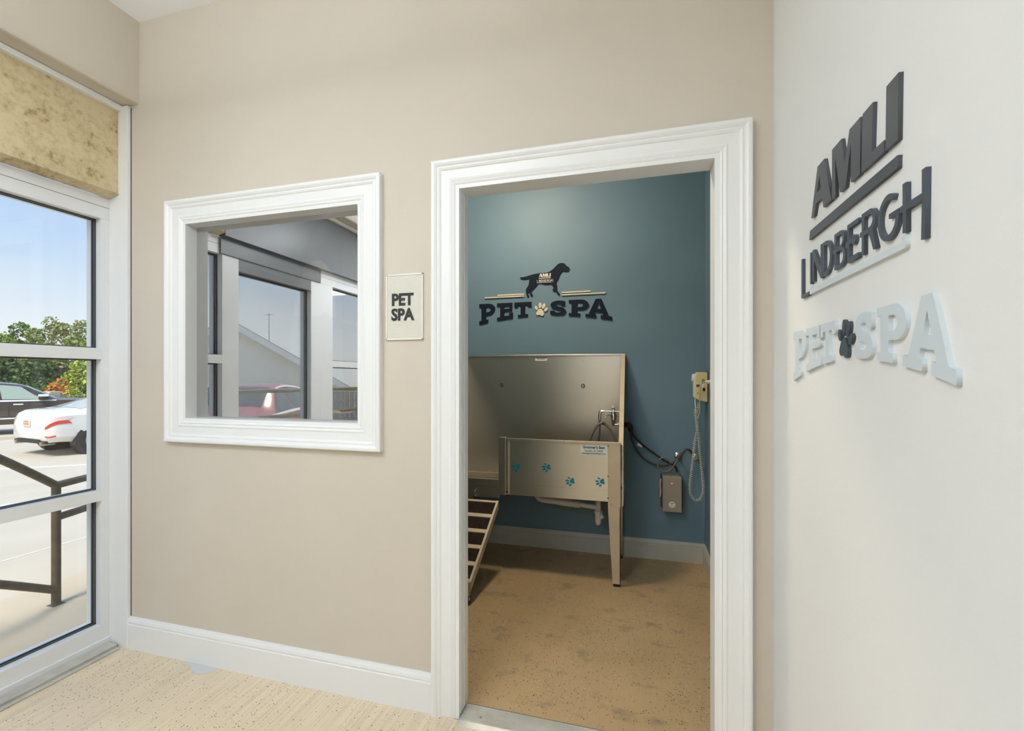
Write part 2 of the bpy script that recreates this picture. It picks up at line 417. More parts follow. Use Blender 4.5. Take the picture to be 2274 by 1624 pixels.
# grey patch where the floor coating is missing
tp = [(-1.99, 1.583), (-1.80, 1.583), (-1.785, 1.572), (-1.80, 1.545), (-1.825, 1.527), (-1.86, 1.528), (-1.90, 1.548), (-1.95, 1.568)]
tag(fill('floor_patch', [chaikin(tp)], .0006, Matrix.Identity(4), M['patch']), 'bare grey patch of floor at the foot of the white baseboard', 'floor patch')

# mouldings -----------------------------------------------------------------
PROF = [(.0004, 0), (.0004, .010), (.014, .011), (.017, .0135), (.021, .0150), (.025, .0125), (.029, .0145), (.034, .0160), (.040, .0135),
        (.071, .0150), (.074, .0185), (.080, .0215), (.086, .0205), (.090, .0245), (.097, .0280), (.104, .0280), (.108, .0265), (.110, .0235), (.110, 0)]
def casing(name, x0, x1, z0, z1, sides, mtl):
    """mitred casing round an opening; sides in order, each its own board"""
    root = sroot(name, ((x0 + x1) / 2, YA, z0))
    def P(side, k, end):
        o, h = PROF[k]
        if side == 'left': return (x0 - o, YA - h, (z0 - (o if 'B' in sides else 0)) if end == 0 else z1 + o)
        if side == 'right': return (x1 + o, YA - h, (z0 - (o if 'B' in sides else 0)) if end == 0 else z1 + o)
        if side == 'top': return ((x0 - o) if end == 0 else (x1 + o), YA - h, z1 + o)
        return ((x0 - o) if end == 0 else (x1 + o), YA - h, z0 - o)
    names = {'left': 'casing_board', 'right': 'casing_board', 'top': 'casing_board', 'bottom': 'casing_board'}
    for sd in ['left', 'right', 'top'] + (['bottom'] if 'B' in sides else []):
        m = MB(); n = len(PROF)
        v = [P(sd, k, 0) for k in range(n)] + [P(sd, k, 1) for k in range(n)]
        f = [(k, k + 1, n + k + 1, n + k) for k in range(n - 1)] + [tuple(range(n)), tuple(range(n, 2 * n))]
        m.add(v, f); m.build(names[sd], mtl, root)
    return root
t1 = casing('trim_1', DL, DR, 0.0, DT, '', M['trim'])
t1['label'] = 'white moulded casing round the open doorway'
t2 = casing('trim_2', WL, WR, WB, WT, 'B', M['trim'])
t2['label'] = 'white moulded casing round the square interior window'
# door jamb lining
r = sroot('door_1', ((DL + DR) / 2, YA, 0))
MB().box(DL - .0119, DL - .0002, YA - .0098, YB + .012, 0, DT + .0119).build('jamb', M['trim'], r)
MB().box(DR + .0002, DR + .0119, YA - .0098, YB + .012, 0, DT + .0119).build('jamb', M['trim'], r)
MB().box(DL - .0001, DR + .0001, YA - .0096, YB + .0118, DT + .0002, DT + .0117).build('head_jamb', M['trim'], r)
for k in range(3):
    MB().box(DL - .001, DL + .0025, YA + .004 + .018 * k, YA + .012 + .018 * k, 0.012, DT - .001).build('jamb_bead', M['trim'], r)
# window lining, stops and pane
r = sroot('window_1', ((WL + WR) / 2, YA, WB))
MB().box(WL - .0119, WL - .0002, YA - .0098, YB + .01, WB - .0119, WT + .0119).build('window_lining', M['trim'], r)
MB().box(WR + .0002, WR + .0119, YA - .0098, YB + .01, WB - .0119, WT + .0119).build('window_lining', M['trim'], r)
MB().box(WL - .0001, WR + .0001, YA - .0096, YB + .0098, WT + .0002, WT + .0117).build('window_lining', M['trim'], r)
MB().box(WL - .0001, WR + .0001, YA - .0096, YB + .0098, WB - .0117, WB - .0002).build('window_sill', M['trim'], r)
MB().box(WL, WR, 1.646, 1.652, WB, WT).build('pane', M['pane_room'], r)

# baseboards ---------------------------------------------------------------
def basebd(name, p0, p1, n, mtl, h=.148, t=.016):
    """profiled board from p0 to p1 on the floor, n = outward normal"""
    prof = [(0, 0), (t, 0), (t, h - .034), (t - .003, h - .030), (t - .001, h - .022), (t - .004, h - .012), (t - .008, h - .006), (t - .010, h), (0, h)]
    k = len(prof)
    v = [(p0[0] + n[0] * d, p0[1] + n[1] * d, z) for d, z in prof] + [(p1[0] + n[0] * d, p1[1] + n[1] * d, z) for d, z in prof]
    f = [(i, (i + 1) % k, k + (i + 1) % k, k + i) for i in range(k)] + [tuple(range(k)), tuple(range(k, 2 * k))]
    return struct(MB().add(v, f).build(name, mtl))
basebd('baseboard_back', (-2.333, YA), (DL - .111, YA), (0, -1), M['trim'])
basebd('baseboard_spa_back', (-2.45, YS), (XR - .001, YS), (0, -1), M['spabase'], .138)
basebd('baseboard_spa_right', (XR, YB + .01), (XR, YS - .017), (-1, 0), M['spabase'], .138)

# white corner board between storefront and beige wall
r = sroot('trim_3', (-2.39, YA, 0))
MB().box(-2.453, -2.333, YA - .018, YA, 0.0, 2.585).build('corner_board', M['trim'], r, bevel=.002)
MB().box(-2.333, -2.3305, YA - .003, YA, .15, 2.58).build('dark_caulk_gap', M['gasket'], r)

# storefront ---------------------------------------------------------------
XG = -2.50
r = sroot('window_2', (XS, .6, 0))
r['label'] = 'white aluminium storefront frame with clear panes facing the car park'
def fr(name, y0, y1, z0, z1, x0=-2.552, x1=XS, m='alu', bevel=.0015):
    return MB().box(x0, x1, y0, y1, z0, z1).build(name, M[m], r, bevel=bevel)
Y_R, Y_M1, Y_M0, Y_D0, Y_N0 = 1.582, 1.095, .975, .31, .05
fr('head_rail', -1.6, Y_R, 2.046, 2.148)
fr('head_groove', -1.6, Y_R, 2.102, 2.104, x0=XS - .001, x1=XS + .0004, m='gasket', bevel=0)
fr('stile', Y_R - .032, Y_R, .112, 2.046)
fr('bottom_rail', -1.6, Y_R, .046, .112)
fr('sill_plate', -1.6, Y_R, .004, .046, x1=XS + .012)
fr('mullion', Y_M0, Y_M1, .112, 2.046)
fr('mullion', Y_N0, Y_D0, .112, 2.046)
fr('mullion', -1.6, -1.5, .112, 2.046)
fr('glazing_rail', Y_M1, Y_R - .032, 1.376, 1.429)
fr('glazing_rail', Y_M1, Y_R - .032, .704, .754)
fr('glazing_rail', -1.5, Y_N0, 1.376, 1.429)
fr('glazing_rail', -1.5, Y_N0, .704, .754)
fr('dimmed_door_top_rail', Y_D0, Y_M0, 1.968, 2.046, m='dimtransom')
fr('dimmed_head_cover', Y_D0 - .1, Y_M1 + .02, 2.048, 2.146, x0=XS, x1=XS + .012, m='dimtransom')  # strip laid over the head rail to darken its mirror image
# panes with gaskets
def pane(y0, y1, z0, z1):
    MB().box(XG - .004, XG + .004, y0, y1, z0, z1).build('pane', M['pane_store'], r)
    for a, b_, c, d in ((y0, y0 + .006, z0, z1), (y1 - .006, y1, z0, z1), (y0, y1, z0, z0 + .006), (y0, y1, z1 - .006, z1)):
        for xx in (XG + .005, XG - .012):
            MB().box(xx, xx + .007, a, b_, c, d).build('gasket', M['gasket'], r)
for z0, z1 in ((1.429, 2.046), (.754, 1.376), (.112, .704)):
    pane(Y_M1, Y_R - .032, z0, z1); pane(-1.5, Y_N0, z0, z1)
pane(Y_D0, Y_M0, .112, 1.968)
# worn sill strip on the floor
thr = MB().box(-2.438, -2.385, -1.6, 1.575, 0, .022)
thr.box(-2.385, -2.362, -1.6, 1.572, 0, .010)
o = thr.build('sill_strip', M['grey_alu'], r, bevel=.004)
# stained panel over the storefront
r = sroot('wall_transom', (-2.4, .6, 2.15))
MB().box(-2.45, -2.392, 1.13, YA - .019, 2.166, 2.579).build('stained_panel', M['panel'], r)
MB().hexa([(-2.45, 1.13, 2.1495), (-2.44, 1.13, 2.1495), (-2.44, YA - .019, 2.1495), (-2.45, YA - .019, 2.1495), (-2.45, 1.13, 2.1655), (-2.382, 1.13, 2.1655), (-2.382, YA - .019, 2.1655), (-2.45, YA - .019, 2.1655)]).build('panel_ledge', M['panel'], r)
MB().box(-2.45, -2.396, -1.6, 1.12, 2.150, 2.579).build('dimmed_transom', M['dimtransom'], r)  # dimness of the mirrored transom put into its colour
MB().box(-2.42, -2.366, -1.6, YA - .010, 2.563, 2.588).build('panel_trim', M['trim'], r, bevel=.004)

# aluminium threshold ------------------------------------------------------
t = thing('door_threshold', (-.2, 1.62, 0), 'ribbed aluminium threshold plate across the spa doorway floor', 'threshold')
MB().hexa([(DL + .004, 1.556, .0005), (DR, 1.556, .0005), (DR, 1.578, .0005), (DL + .004, 1.578, .0005), (DL + .004, 1.557, .002), (DR, 1.557, .002), (DR, 1.578, .008), (DL + .004, 1.578, .008)]).build('ramp_edge', M['grey_alu'], t)
MB().box(DL + .004, DR, 1.578, 1.664, 0.0005, .008).build('plate', M['grey_alu'], t)
for k in range(12):
    y = 1.583 + k * .0065
    MB().box(DL + .004, DR, y, y + .0036, .008, .0096).build('rib', M['grey_alu'], t)
MB().box(DL + .004, DR, 1.664, 1.674, .0005, .004).build('back_edge', M['hose_lt'], t)
for x in (-.565, .1):
    MB().tube([(x, 1.607, .0085), (x, 1.607, .0108)], .0045, 10).build('screw', M['steel_dk'], t)

# ceiling lights: entry bars are added, unseen fill; then the spa lamp -----------------------------------------------------------
for i, (x, y) in enumerate(((-1.3, -.05), (-1.05, -2.4))):
    t = thing('fill_light_bar', (x, y, CZ), ['added unseen fill light bar toward the storefront door', 'added unseen fill light bar at the rear of the entry'][i], 'added fill light', 'added fill light bars in the entry')
    MB().box(x - .62, x + .62, y - .13, y + .13, CZ - .46, CZ - .40).build('diffuser', M['lampfill'], t)
    for dx in (-.625, .62):
        MB().box(x + dx, x + dx + .005, y - .135, y + .135, CZ - .465, CZ - .395).build('end_cap', M['ceil'], t)
    for dx in (-.45, .45):
        MB().tube([(x + dx, y, CZ - .40), (x + dx, y, CZ - .001)], .003, 6).build('wire', M['rackm'], t)
t = thing('ceiling_light', (-.85, 2.42, CZ), 'round warm ceiling lamp inside the blue spa room', 'ceiling light')
MB().tube([(-.85, 2.42, CZ - .03), (-.85, 2.42, CZ - .001)], .17, 28).build('base', M['ceil'], t)
MB().tube([(-.85, 2.42, CZ - .085), (-.85, 2.42, CZ - .075), (-.85, 2.42, CZ - .03)], [.12, .15, .16], 28).build('diffuser', M['lampspa'], t)

# ------------------------------------------------------------------ lettering
def slabP():
    o = [(0, 1), (.60, 1)] + arc(.60, .695, .40, .305, 90, -90, 14)[1:] + [(.425, .39), (.425, .165), (.57, .165), (.57, 0), (0, 0), (0, .165), (.14, .165), (.14, .835), (0, .835)]
    return [o, [(.425, .82), (.425, .55), (.57, .55)] + arc(.57, .685, .155, .135, -90, 90, 10)[1:]]
def slabE():
    return [[(0, 1), (.97, 1), (.97, .70), (.77, .70), (.77, .80), (.45, .80), (.45, .635), (.95, .635), (.95, .47), (.45, .47), (.45, .20), (.77, .20), (.77, .36), (1, .36), (1, 0), (0, 0), (0, .17), (.20, .17), (.20, .83), (0, .83)]]
def slabT():
    return [[(0, 1), (1, 1), (1, .67), (.79, .67), (.79, .79), (.63, .79), (.63, .165), (.80, .165), (.80, 0), (.21, 0), (.21, .165), (.37, .165), (.37, .79), (.21, .79), (.21, .67), (0, .67)]]
def slabS():
    p = [(1440, 189), (1459, 194), (1459, 262), (1408, 262), (1398, 240), (1365, 229), (1332, 234), (1326, 252), (1345, 268), (1400, 280), (1450, 300), (1475, 338), (1466, 376), (1430, 398), (1360, 407), (1290, 402), (1243, 386), (1243, 335), (1305, 335), (1312, 355), (1345, 367), (1388, 362), (1400, 346), (1386, 331), (1330, 318), (1275, 300), (1250, 270), (1252, 225), (1285, 195), (1345, 182), (1400, 183)]
    q = [((x - 1243) / 232, (407 - y) / 225) for x, y in p]; o = []
    for i, a in enumerate(q):               # keep the square ends, round the rest
        if p[i] in ((1459, 194), (1459, 262), (1408, 262), (1243, 386), (1243, 335), (1305, 335)): o.append(a)
        else:
            pr, nx = q[i - 1], q[(i + 1) % len(q)]
            o += [(a[0] * .75 + pr[0] * .25, a[1] * .75 + pr[1] * .25), (a[0] * .75 + nx[0] * .25, a[1] * .75 + nx[1] * .25)]
    return [o]
def slabA():
    return [[(.39, 1), (.60, 1), (.885, .165), (1, .165), (1, 0), (.58, 0), (.58, .165), (.665, .165), (.63, .31), (.375, .31), (.325, .165), (.405, .165), (.405, 0), (0, 0), (0, .165), (.12, .165)],
            [(.50, .79), (.415, .48), (.585, .48)]]
def dens(lp, step=.12):
    o = []
    for i, a in enumerate(lp):
        b_ = lp[(i + 1) % len(lp)]; n = max(1, int(math.hypot(b_[0] - a[0], b_[1] - a[1]) / step))
        o += [(a[0] + (b_[0] - a[0]) * k / n, a[1] + (b_[1] - a[1]) * k / n) for k in range(n)]
    return o
PAD = [(1090, 304), (1118, 315), (1136, 338), (1147, 380), (1140, 408), (1118, 416), (1098, 402), (1080, 393), (1055, 402), (1033, 390), (1027, 370), (1042, 345), (1058, 320)]
TOES = [(1030, 290, 18, 33, 22), (1089, 255, 21, 42, 0), (1143, 268, 24, 42, -22), (1177, 320, 22, 33, -42)]
def paw_loops(cx_, cz_, sx_, sz_):
    k = [[((x - 1100) * sx_ + cx_, (318 - y) * sz_ + cz_) for x, y in chaikin(PAD)]]
    for x, y, a, b_, rt in TOES:
        k.append([((p - 1100) * sx_ + cx_, (318 - q) * sz_ + cz_) for p, q in ellipse(x, y, a, b_, -rt)])
    return k
def petspa(root, M4, spans, ztop, h0, drop, mid, half, paw, thick, ml, mp):
    """arched slab-serif lettering; spans = (x0, x1) per letter in local x"""
    gl = [slabP(), slabE(), slabT(), slabS(), slabP(), slabA()]
    for g, (x0, x1) in zip(gl, spans):
        loops = []
        for lp in g:
            q = []
            for x, h in dens(lp):
                X = x0 + x * (x1 - x0); H_ = h0 + drop * ((X - mid) / half) ** 2
                q.append((X, ztop - (1 - h) * H_))
            loops.append(q)
        fill('letter', loops, thick, M4, ml, root)
    lp = paw_loops(*paw)
    fill('paw_pad', [lp[0]], thick, M4, mp, root)
    for k in lp[1:]: fill('paw_toe', [k], thick, M4, mp, root)

# logo glyphs, local x = 1.40 - Y on the white wall, local y = height
def quad(*p): return [list(p)]
def L_(Y): return 1.40 - Y
ZT, ZB = 1.789, 1.680
AMLI = [
    [[(L_(1.222), ZT), (L_(1.181), ZT), (L_(1.143), ZB), (L_(1.188), ZB), (L_(1.194), 1.705), (L_(1.231), 1.705), (L_(1.243), ZB), (L_(1.262), ZB)], [(L_(1.211), 1.763), (L_(1.226), 1.729), (L_(1.201), 1.729)]],
    [[(L_(1.140), ZT), (L_(1.092), ZT), (L_(1.077), 1.731), (L_(1.056), ZT), (L_(1.010), ZT), (L_(1.012), ZB), (L_(1.050), ZB), (L_(1.050), 1.757), (L_(1.074), ZB), (L_(1.100), ZB), (L_(1.123), 1.763), (L_(1.122), ZB), (L_(1.141), ZB)]],
    [[(L_(1.001), ZT), (L_(.962), ZT), (L_(.967), 1.701), (L_(.924), 1.701), (L_(.923), ZB), (L_(1.006), ZB)]],
    [[(L_(.917), ZT), (L_(.879), ZT), (L_(.882), ZB), (L_(.920), ZB)]],
]
ABAR = [[(L_(1.270), 1.652), (L_(.882), 1.655), (L_(.883), 1.634), (L_(1.276), 1.631)]]
T2, B2, MZ = 1.599, 1.522, 1.563
LIND = [
    [[(L_(1.331), 1.596), (L_(1.322), 1.596), (L_(1.322), 1.504), (L_(1.278), 1.504), (L_(1.278), 1.495), (L_(1.331), 1.495)]],
    [[(L_(1.270), T2 - .002), (L_(1.262), T2 - .002), (L_(1.262), 1.520), (L_(1.270), 1.520)]],
    [[(L_(1.254), T2), (L_(1.245), T2), (L_(1.204), 1.548), (L_(1.204), T2), (L_(1.195), T2), (L_(1.195), B2 - .001), (L_(1.204), B2 - .001), (L_(1.245), 1.573), (L_(1.245), B2), (L_(1.254), B2)]],
    [[(L_(1.193), T2), (L_(1.173), T2)] + arc(L_(1.173), 1.5605, .031, .0385, 90, -90, 12)[1:] + [(L_(1.193), B2)],
     [(L_(1.184), T2 - .009), (L_(1.184), B2 + .009), (L_(1.174), B2 + .009)] + arc(L_(1.174), 1.5605, .022, .0295, -90, 90, 10)[1:]],
    [[(L_(1.128), T2), (L_(1.098), T2)] + arc(L_(1.098), 1.582, .019, .017, 90, -72, 8)[1:] + arc(L_(1.096), 1.5425, .021, .0205, 78, -90, 9) + [(L_(1.128), B2), (L_(1.128), 1.558), (L_(1.136), 1.558), (L_(1.136), 1.567), (L_(1.128), 1.567)],
     [(L_(1.119), T2 - .008), (L_(1.119), 1.568), (L_(1.099), 1.568)] + arc(L_(1.099), 1.5795, .011, .0115, -90, 90, 6)[1:],
     [(L_(1.119), 1.558), (L_(1.119), B2 + .008), (L_(1.098), B2 + .008)] + arc(L_(1.098), 1.544, .013, .014, -90, 90, 6)[1:]],
    [[(L_(1.066), T2), (L_(1.018), T2), (L_(1.018), T2 - .009), (L_(1.057), T2 - .009), (L_(1.057), 1.567), (L_(1.047), 1.567)] + arc(L_(1.039), 1.5625, .009, .010, 150, -150, 12) + [(L_(1.047), 1.558), (L_(1.057), 1.558), (L_(1.057), B2 + .010), (L_(1.018), B2 + .010), (L_(1.018), B2), (L_(1.066), B2), (L_(1.066), 1.558), (L_(1.074), 1.558), (L_(1.074), 1.567), (L_(1.066), 1.567)]],
    [[(L_(1.005), T2 + .001), (L_(.975), T2 + .001)] + arc(L_(.975), 1.5785, .021, .0215, 90, -60, 10)[1:] + [(L_(.951), B2), (L_(.962), B2), (L_(.977), 1.557), (L_(.996), 1.557), (L_(.996), B2), (L_(1.005), B2), (L_(1.005), 1.558), (L_(1.012), 1.558), (L_(1.012), 1.567), (L_(1.005), 1.567)],
     [(L_(.996), T2 - .008), (L_(.996), 1.567), (L_(.976), 1.567)] + arc(L_(.976), 1.579, .012, .012, -90, 90, 6)[1:]],
    [arc(L_(.912), 1.5625, .034, .0395, 55, 350, 22) + [(L_(.878), 1.567), (L_(.909), 1.567), (L_(.909), 1.559), (L_(.888), 1.559)] + arc(L_(.912), 1.5625, .025, .030, -28, -305, 20)],
    [[(L_(.868), T2 + .002), (L_(.858), T2 + .002), (L_(.858), 1.567), (L_(.817), 1.567), (L_(.817), T2 + .003), (L_(.807), T2 + .003), (L_(.809), 1.497), (L_(.819), 1.497), (L_(.817), 1.556), (L_(.858), 1.556), (L_(.858), B2), (L_(.868), B2), (L_(.868), 1.556), (L_(.875), 1.556), (L_(.875), 1.567), (L_(.868), 1.567)]],
]
PBAR = [[(L_(.871), 1.518), (L_(.860), 1.518), (L_(.860), 1.497), (L_(1.272), 1.495), (L_(1.272), 1.508), (L_(1.270), 1.514), (L_(1.262), 1.514), (L_(1.262), 1.508), (L_(.871), 1.508)]]
MC = faceX(1.40, 0, XC)
TH = .007
t = thing('logo_sign', (XC, 1.07, 1.49), 'charcoal raised two-line name logo with bars on the white wall', 'wall sign')
for g in AMLI: fill('letter', g, TH, MC, M['charcoal'], t)
fill('underline_bar', ABAR, TH, MC, M['charcoal'], t)
for g in LIND: fill('thin_letter', g, TH, MC, M['slate'], t)
tag(fill('pale_underline_bar', PBAR, TH, MC, M['paleline'], t), 'pale grey bar with raised ends')
t = thing('pet_spa_lettering', (XC, 1.07, 1.28), 'pale grey arched slab lettering with dark paw on the white wall', 'wall sign')
petspa(t, MC, [(L_(1.391), L_(1.296)), (L_(1.297), L_(1.203)), (L_(1.208), L_(1.124)), (L_(1.035), L_(.963)), (L_(.949), L_(.858)), (L_(.868), L_(.741))], 1.413, .086, .047, L_(1.07), .325, (L_(1.079), 1.368, .00034, .00040), TH, M['pale'], M['pawdark'])

# sign inside the spa ------------------------------------------------------
MS = faceY(0, 0, YS)
SY = YS - .01
t = thing('dog_emblem_sign', (-.68, YS, 1.70), 'navy arched lettering sign with walking dog on the blue wall above the tub', 'wall sign')
petspa(t, MS, [(-1.194, -1.064), (-1.048, -.920), (-.908, -.773), (-.628, -.507), (-.487, -.340), (-.364, -.172)], 1.868, .108, .053, -.683, .511, (-.700, 1.806, .000517, .000517), .010, M['navy'], M['cream'])
DOG = [(345, 655), (400, 650), (480, 645), (560, 620), (680, 585), (800, 550), (950, 525), (1120, 515), (1230, 498), (1300, 465), (1400, 390), (1480, 300), (1560, 225), (1660, 195), (1740, 210), (1790, 245), (1815, 295), (1880, 325), (1912, 360), (1908, 400), (1880, 445), (1830, 462), (1760, 460), (1705, 440), (1650, 490), (1600, 560), (1580, 640), (1545, 720), (1490, 795), (1500, 860), (1525, 935), (1510, 985), (1525, 1060), (1560, 1120), (1600, 1165), (1612, 1195), (1590, 1210), (1545, 1205), (1515, 1150), (1475, 1075), (1440, 1095), (1400, 1100), (1375, 1060), (1385, 1020), (1420, 1000), (1390, 940), (1345, 880), (1325, 850), (1240, 868), (1150, 870), (1060, 850), (980, 830), (920, 840), (880, 910), (800, 990), (730, 1060), (700, 1120), (715, 1170), (750, 1200), (750, 1235), (700, 1240), (665, 1200), (640, 1110), (600, 1120), (585, 1180), (590, 1205), (635, 1220), (638, 1265), (590, 1275), (560, 1230), (540, 1140), (535, 1040), (580, 970), (625, 890), (635, 820), (640, 730), (655, 670), (600, 695), (500, 710), (420, 705), (370, 690)]
dog = fill('dog_silhouette', [chaikin([onY(1130 + x / 14.21, 570 + y / 14.21, SY) for x, y in DOG])], .010, MS, M['navy'], t)
kx, kz = .092 / .39, .235
def small(lp): return [((x - .33) * kx - .668, (y - 1.49) * kz + 2.007) for x, y in lp]
MP = faceY(0, 0, YS - .010)
for g in AMLI + [ABAR] + LIND + [PBAR]:
    fill('printed_letter', [small(l) for l in g], .0008, MP, M['printw'], dog)
for x0, x1, z in ((-1.149, -.829, 1.915), (-1.043, -.829, 1.9295), (-.540, -.219, 1.909), (-.540, -.326, 1.927)):
    MB().box(x0, x1, YS - .010, YS, z - .0045, z + .0045).build('line_bar', M['cream'], t)

# door plaque --------------------------------------------------------------
px0, px1, pz0, pz1 = -.958, -.797, 1.4375, 1.6965
t = thing('door_plaque', ((px0 + px1) / 2, YA, pz0), 'cream dotted wall plaque with black letters between window and doorway', 'door sign')
MB().box(px0, px1, YA - .005, YA, pz0, pz1).build('plate', M['plaque'], t)
for a in ((px0, px0 + .006, pz0, pz1), (px1 - .006, px1, pz0, pz1), (px0, px1, pz0, pz0 + .006), (px0, px1, pz1 - .006, pz1)):
    MB().box(a[0], a[1], YA - .0075, YA - .005, a[2], a[3]).build('frame_edge', M['plaque_dot'], t, bevel=.001)
d = MB()
nx, nz = 25, 41
for i in range(nx):
    for j in range(nz):
        x = px0 + .011 + (px1 - px0 - .022) * i / (nx - 1); z = pz0 + .011 + (pz1 - pz0 - .022) * j / (nz - 1)
        d.box(x - .0016, x + .0016, YA - .0062, YA - .005, z - .0016, z + .0016)
tag(d.build('dot_grid', M['plaque_dot'], t), kind='stuff')
cxp = (px0 + px1) / 2
text('letters', 'PET', .064, faceY(cxp - .008, 1.594, YA - .0062), M['ink'], t, .0018, .0022, sx=.92)
text('letters', 'SPA', .064, faceY(cxp - .008, 1.535, YA - .0062), M['ink'], t, .0018, .0022, sx=.92)
for k in range(9):
    MB().tube([(cxp - .03 + k * .006 + (k // 4) * .004, YA - .0055, 1.497 + .003 * ((k * 7) % 3 - 1)), (cxp - .03 + k * .006 + (k // 4) * .004, YA - .0072, 1.497 + .003 * ((k * 7) % 3 - 1))], .0011, 6).build('braille_dot', M['plaque'], t)

# ------------------------------------------------------------------ the tub
YF = 2.85; YK = 3.345; TX0, TX1 = -1.30, -.094
tub = thing('pet_washing_tub', (-.7, 3.1, 0), 'stainless steel pet washing tub with tall backsplash under the dog sign', 'pet tub')
st, sd = M['steel'], M['steel_dk']
bk = MB().box(TX0, -.078, YK, YK + .018, .50, 1.456).build('backsplash', st, tub, bevel=.003)
MB().box(TX0, -.078, YK - .012, YK + .018, 1.448, 1.462).build('backsplash_hem', st, tub, bevel=.002)
# right side panel: slanted front edge with a turned-in flange
side = [(YK, .50), (YF, .50), (YF, .872), (YF + .012, .885), (YK - .012, 1.448), (YK, 1.456)]
MB().prism(side, frame4((-.084, 0, 0), (0, 1, 0), (0, 0, 1), (1, 0, 0)), .006).build('side_panel', st, tub)
MB().hexa([(-.106, YF + .004, .876), (-.078, YF + .004, .876), (-.078, YK - .014, 1.452), (-.106, YK - .014, 1.452), (-.106, YF + .012, .874), (-.078, YF + .012, .874), (-.078, YK - .004, 1.450), (-.106, YK - .004, 1.450)]).build('side_flange', M['galv'], tub)
MB().prism([(YK, .50), (YF, .50), (YF, .872), (YK, 1.456)], frame4((TX0 - .006, 0, 0), (0, 1, 0), (0, 0, 1), (1, 0, 0)), .006).build('side_panel', st, tub)
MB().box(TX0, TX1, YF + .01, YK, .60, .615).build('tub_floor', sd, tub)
MB().box(TX0, -.87, YF + .06, YF + .075, .615, .645).build('floor_rail', M['galv'], tub)
# front
MB().box(-.826, -.165, YF, YF + .012, .520, .880).build('front_panel', st, tub, bevel=.002)
MB().box(-.826, TX1, YF - .004, YF + .02, .872, .890).build('top_rim', M['galv'], tub, bevel=.003)
MB().box(-.83, -.440, YF - .009, YF + .0, .874, .892).build('sliding_gate_rim', st, tub, bevel=.002)
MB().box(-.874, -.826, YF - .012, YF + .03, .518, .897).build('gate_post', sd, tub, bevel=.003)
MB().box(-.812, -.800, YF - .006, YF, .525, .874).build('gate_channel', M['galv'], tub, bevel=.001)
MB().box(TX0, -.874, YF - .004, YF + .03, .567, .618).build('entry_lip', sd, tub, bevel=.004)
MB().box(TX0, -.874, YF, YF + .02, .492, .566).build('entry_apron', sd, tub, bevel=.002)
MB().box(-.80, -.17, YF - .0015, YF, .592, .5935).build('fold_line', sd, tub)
lt = MB().tube(spline([(-1.035, YF - .008, .500), (-1.035, YF - .02, .530), (-1.033, YF - .022, .549), (-1.022, YF - .022, .556), (-.998, YF - .022, .557)], 5), .005, 8).build('latch_hook', M['chrome'], tub, smooth=True)
# corner post and legs
MB().box(-.170, TX1, YF - .003, YF + .014, .490, .873).build('corner_post', M['galv'], tub, bevel=.002)
def leg(x0t, x1t, x0b, x1b, y, sgn, mtl):
    m = MB()
    m.hexa([(x0b, y, .018), (x1b, y, .018), (x1b, y + .004, .018), (x0b, y + .004, .018), (x0t, y, .492), (x1t, y, .492), (x1t, y + .004, .492), (x0t, y + .004, .492)])
    xo, xb = (x1t, x1b) if sgn > 0 else (x0t, x0b)
    yd = .05 if y < 3 else -.05
    m.hexa([(xb - .004, y, .018), (xb, y, .018), (xb, y + yd * .6, .018), (xb - .004, y + yd * .6, .018), (xo - .004, y, .492), (xo, y, .492), (xo, y + yd, .492), (xo - .004, y + yd, .492)])
    l = m.build('leg', mtl, tub)
    MB().box(min(x0b, x1b) + .003, max(x0b, x1b) - .001, min(y + .002, y + yd * .55), max(y + .002, y + yd * .55), 0, .019).build('foot_pad', M['rubber'], l)
leg(-.170, -.095, -.142, -.095, YF - .002, 1, M['galv'])
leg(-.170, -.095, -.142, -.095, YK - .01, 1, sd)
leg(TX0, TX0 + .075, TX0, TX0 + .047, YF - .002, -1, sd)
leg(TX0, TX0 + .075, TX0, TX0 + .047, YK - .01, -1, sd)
for z in (.866, .680, .545):
    MB().tube([(-.169, YF - .004, z), (-.169, YF - .007, z)], .0045, 8).build('weld_spot', M['brown'], tub)
MB().tube([(-.150, YF - .003, .506), (-.150, YF - .010, .506)], .006, 10).build('bolt', M['steel_dk'], tub)
MB().tube([(-.818, YF - .003, .540), (-.818, YF - .010, .540)], .005, 10).build('bolt', M['rubber'], tub)
for x, z in ((-1.0, 1.417), (-.381, 1.411)):
    MB().tube([(x, YK, z), (x, YK - .006, z)], .006, 10).build('backsplash_bolt', M['steel_dk'], tub)
for x, z in ((-1.0, 1.232), (-.379, 1.228)):
    e = MB().tube([(x, YK, z), (x, YK - .01, z)], .011, 10).build('tether_ring', M['steel_dk'], tub)
    MB().tube([(x + .011 * math.cos(a), YK - .016, z + .013 * math.sin(a)) for a in [2 * PI * k / 14 for k in range(14)]], .0028, 6, True).build('ring', M['brown'], e, smooth=True)
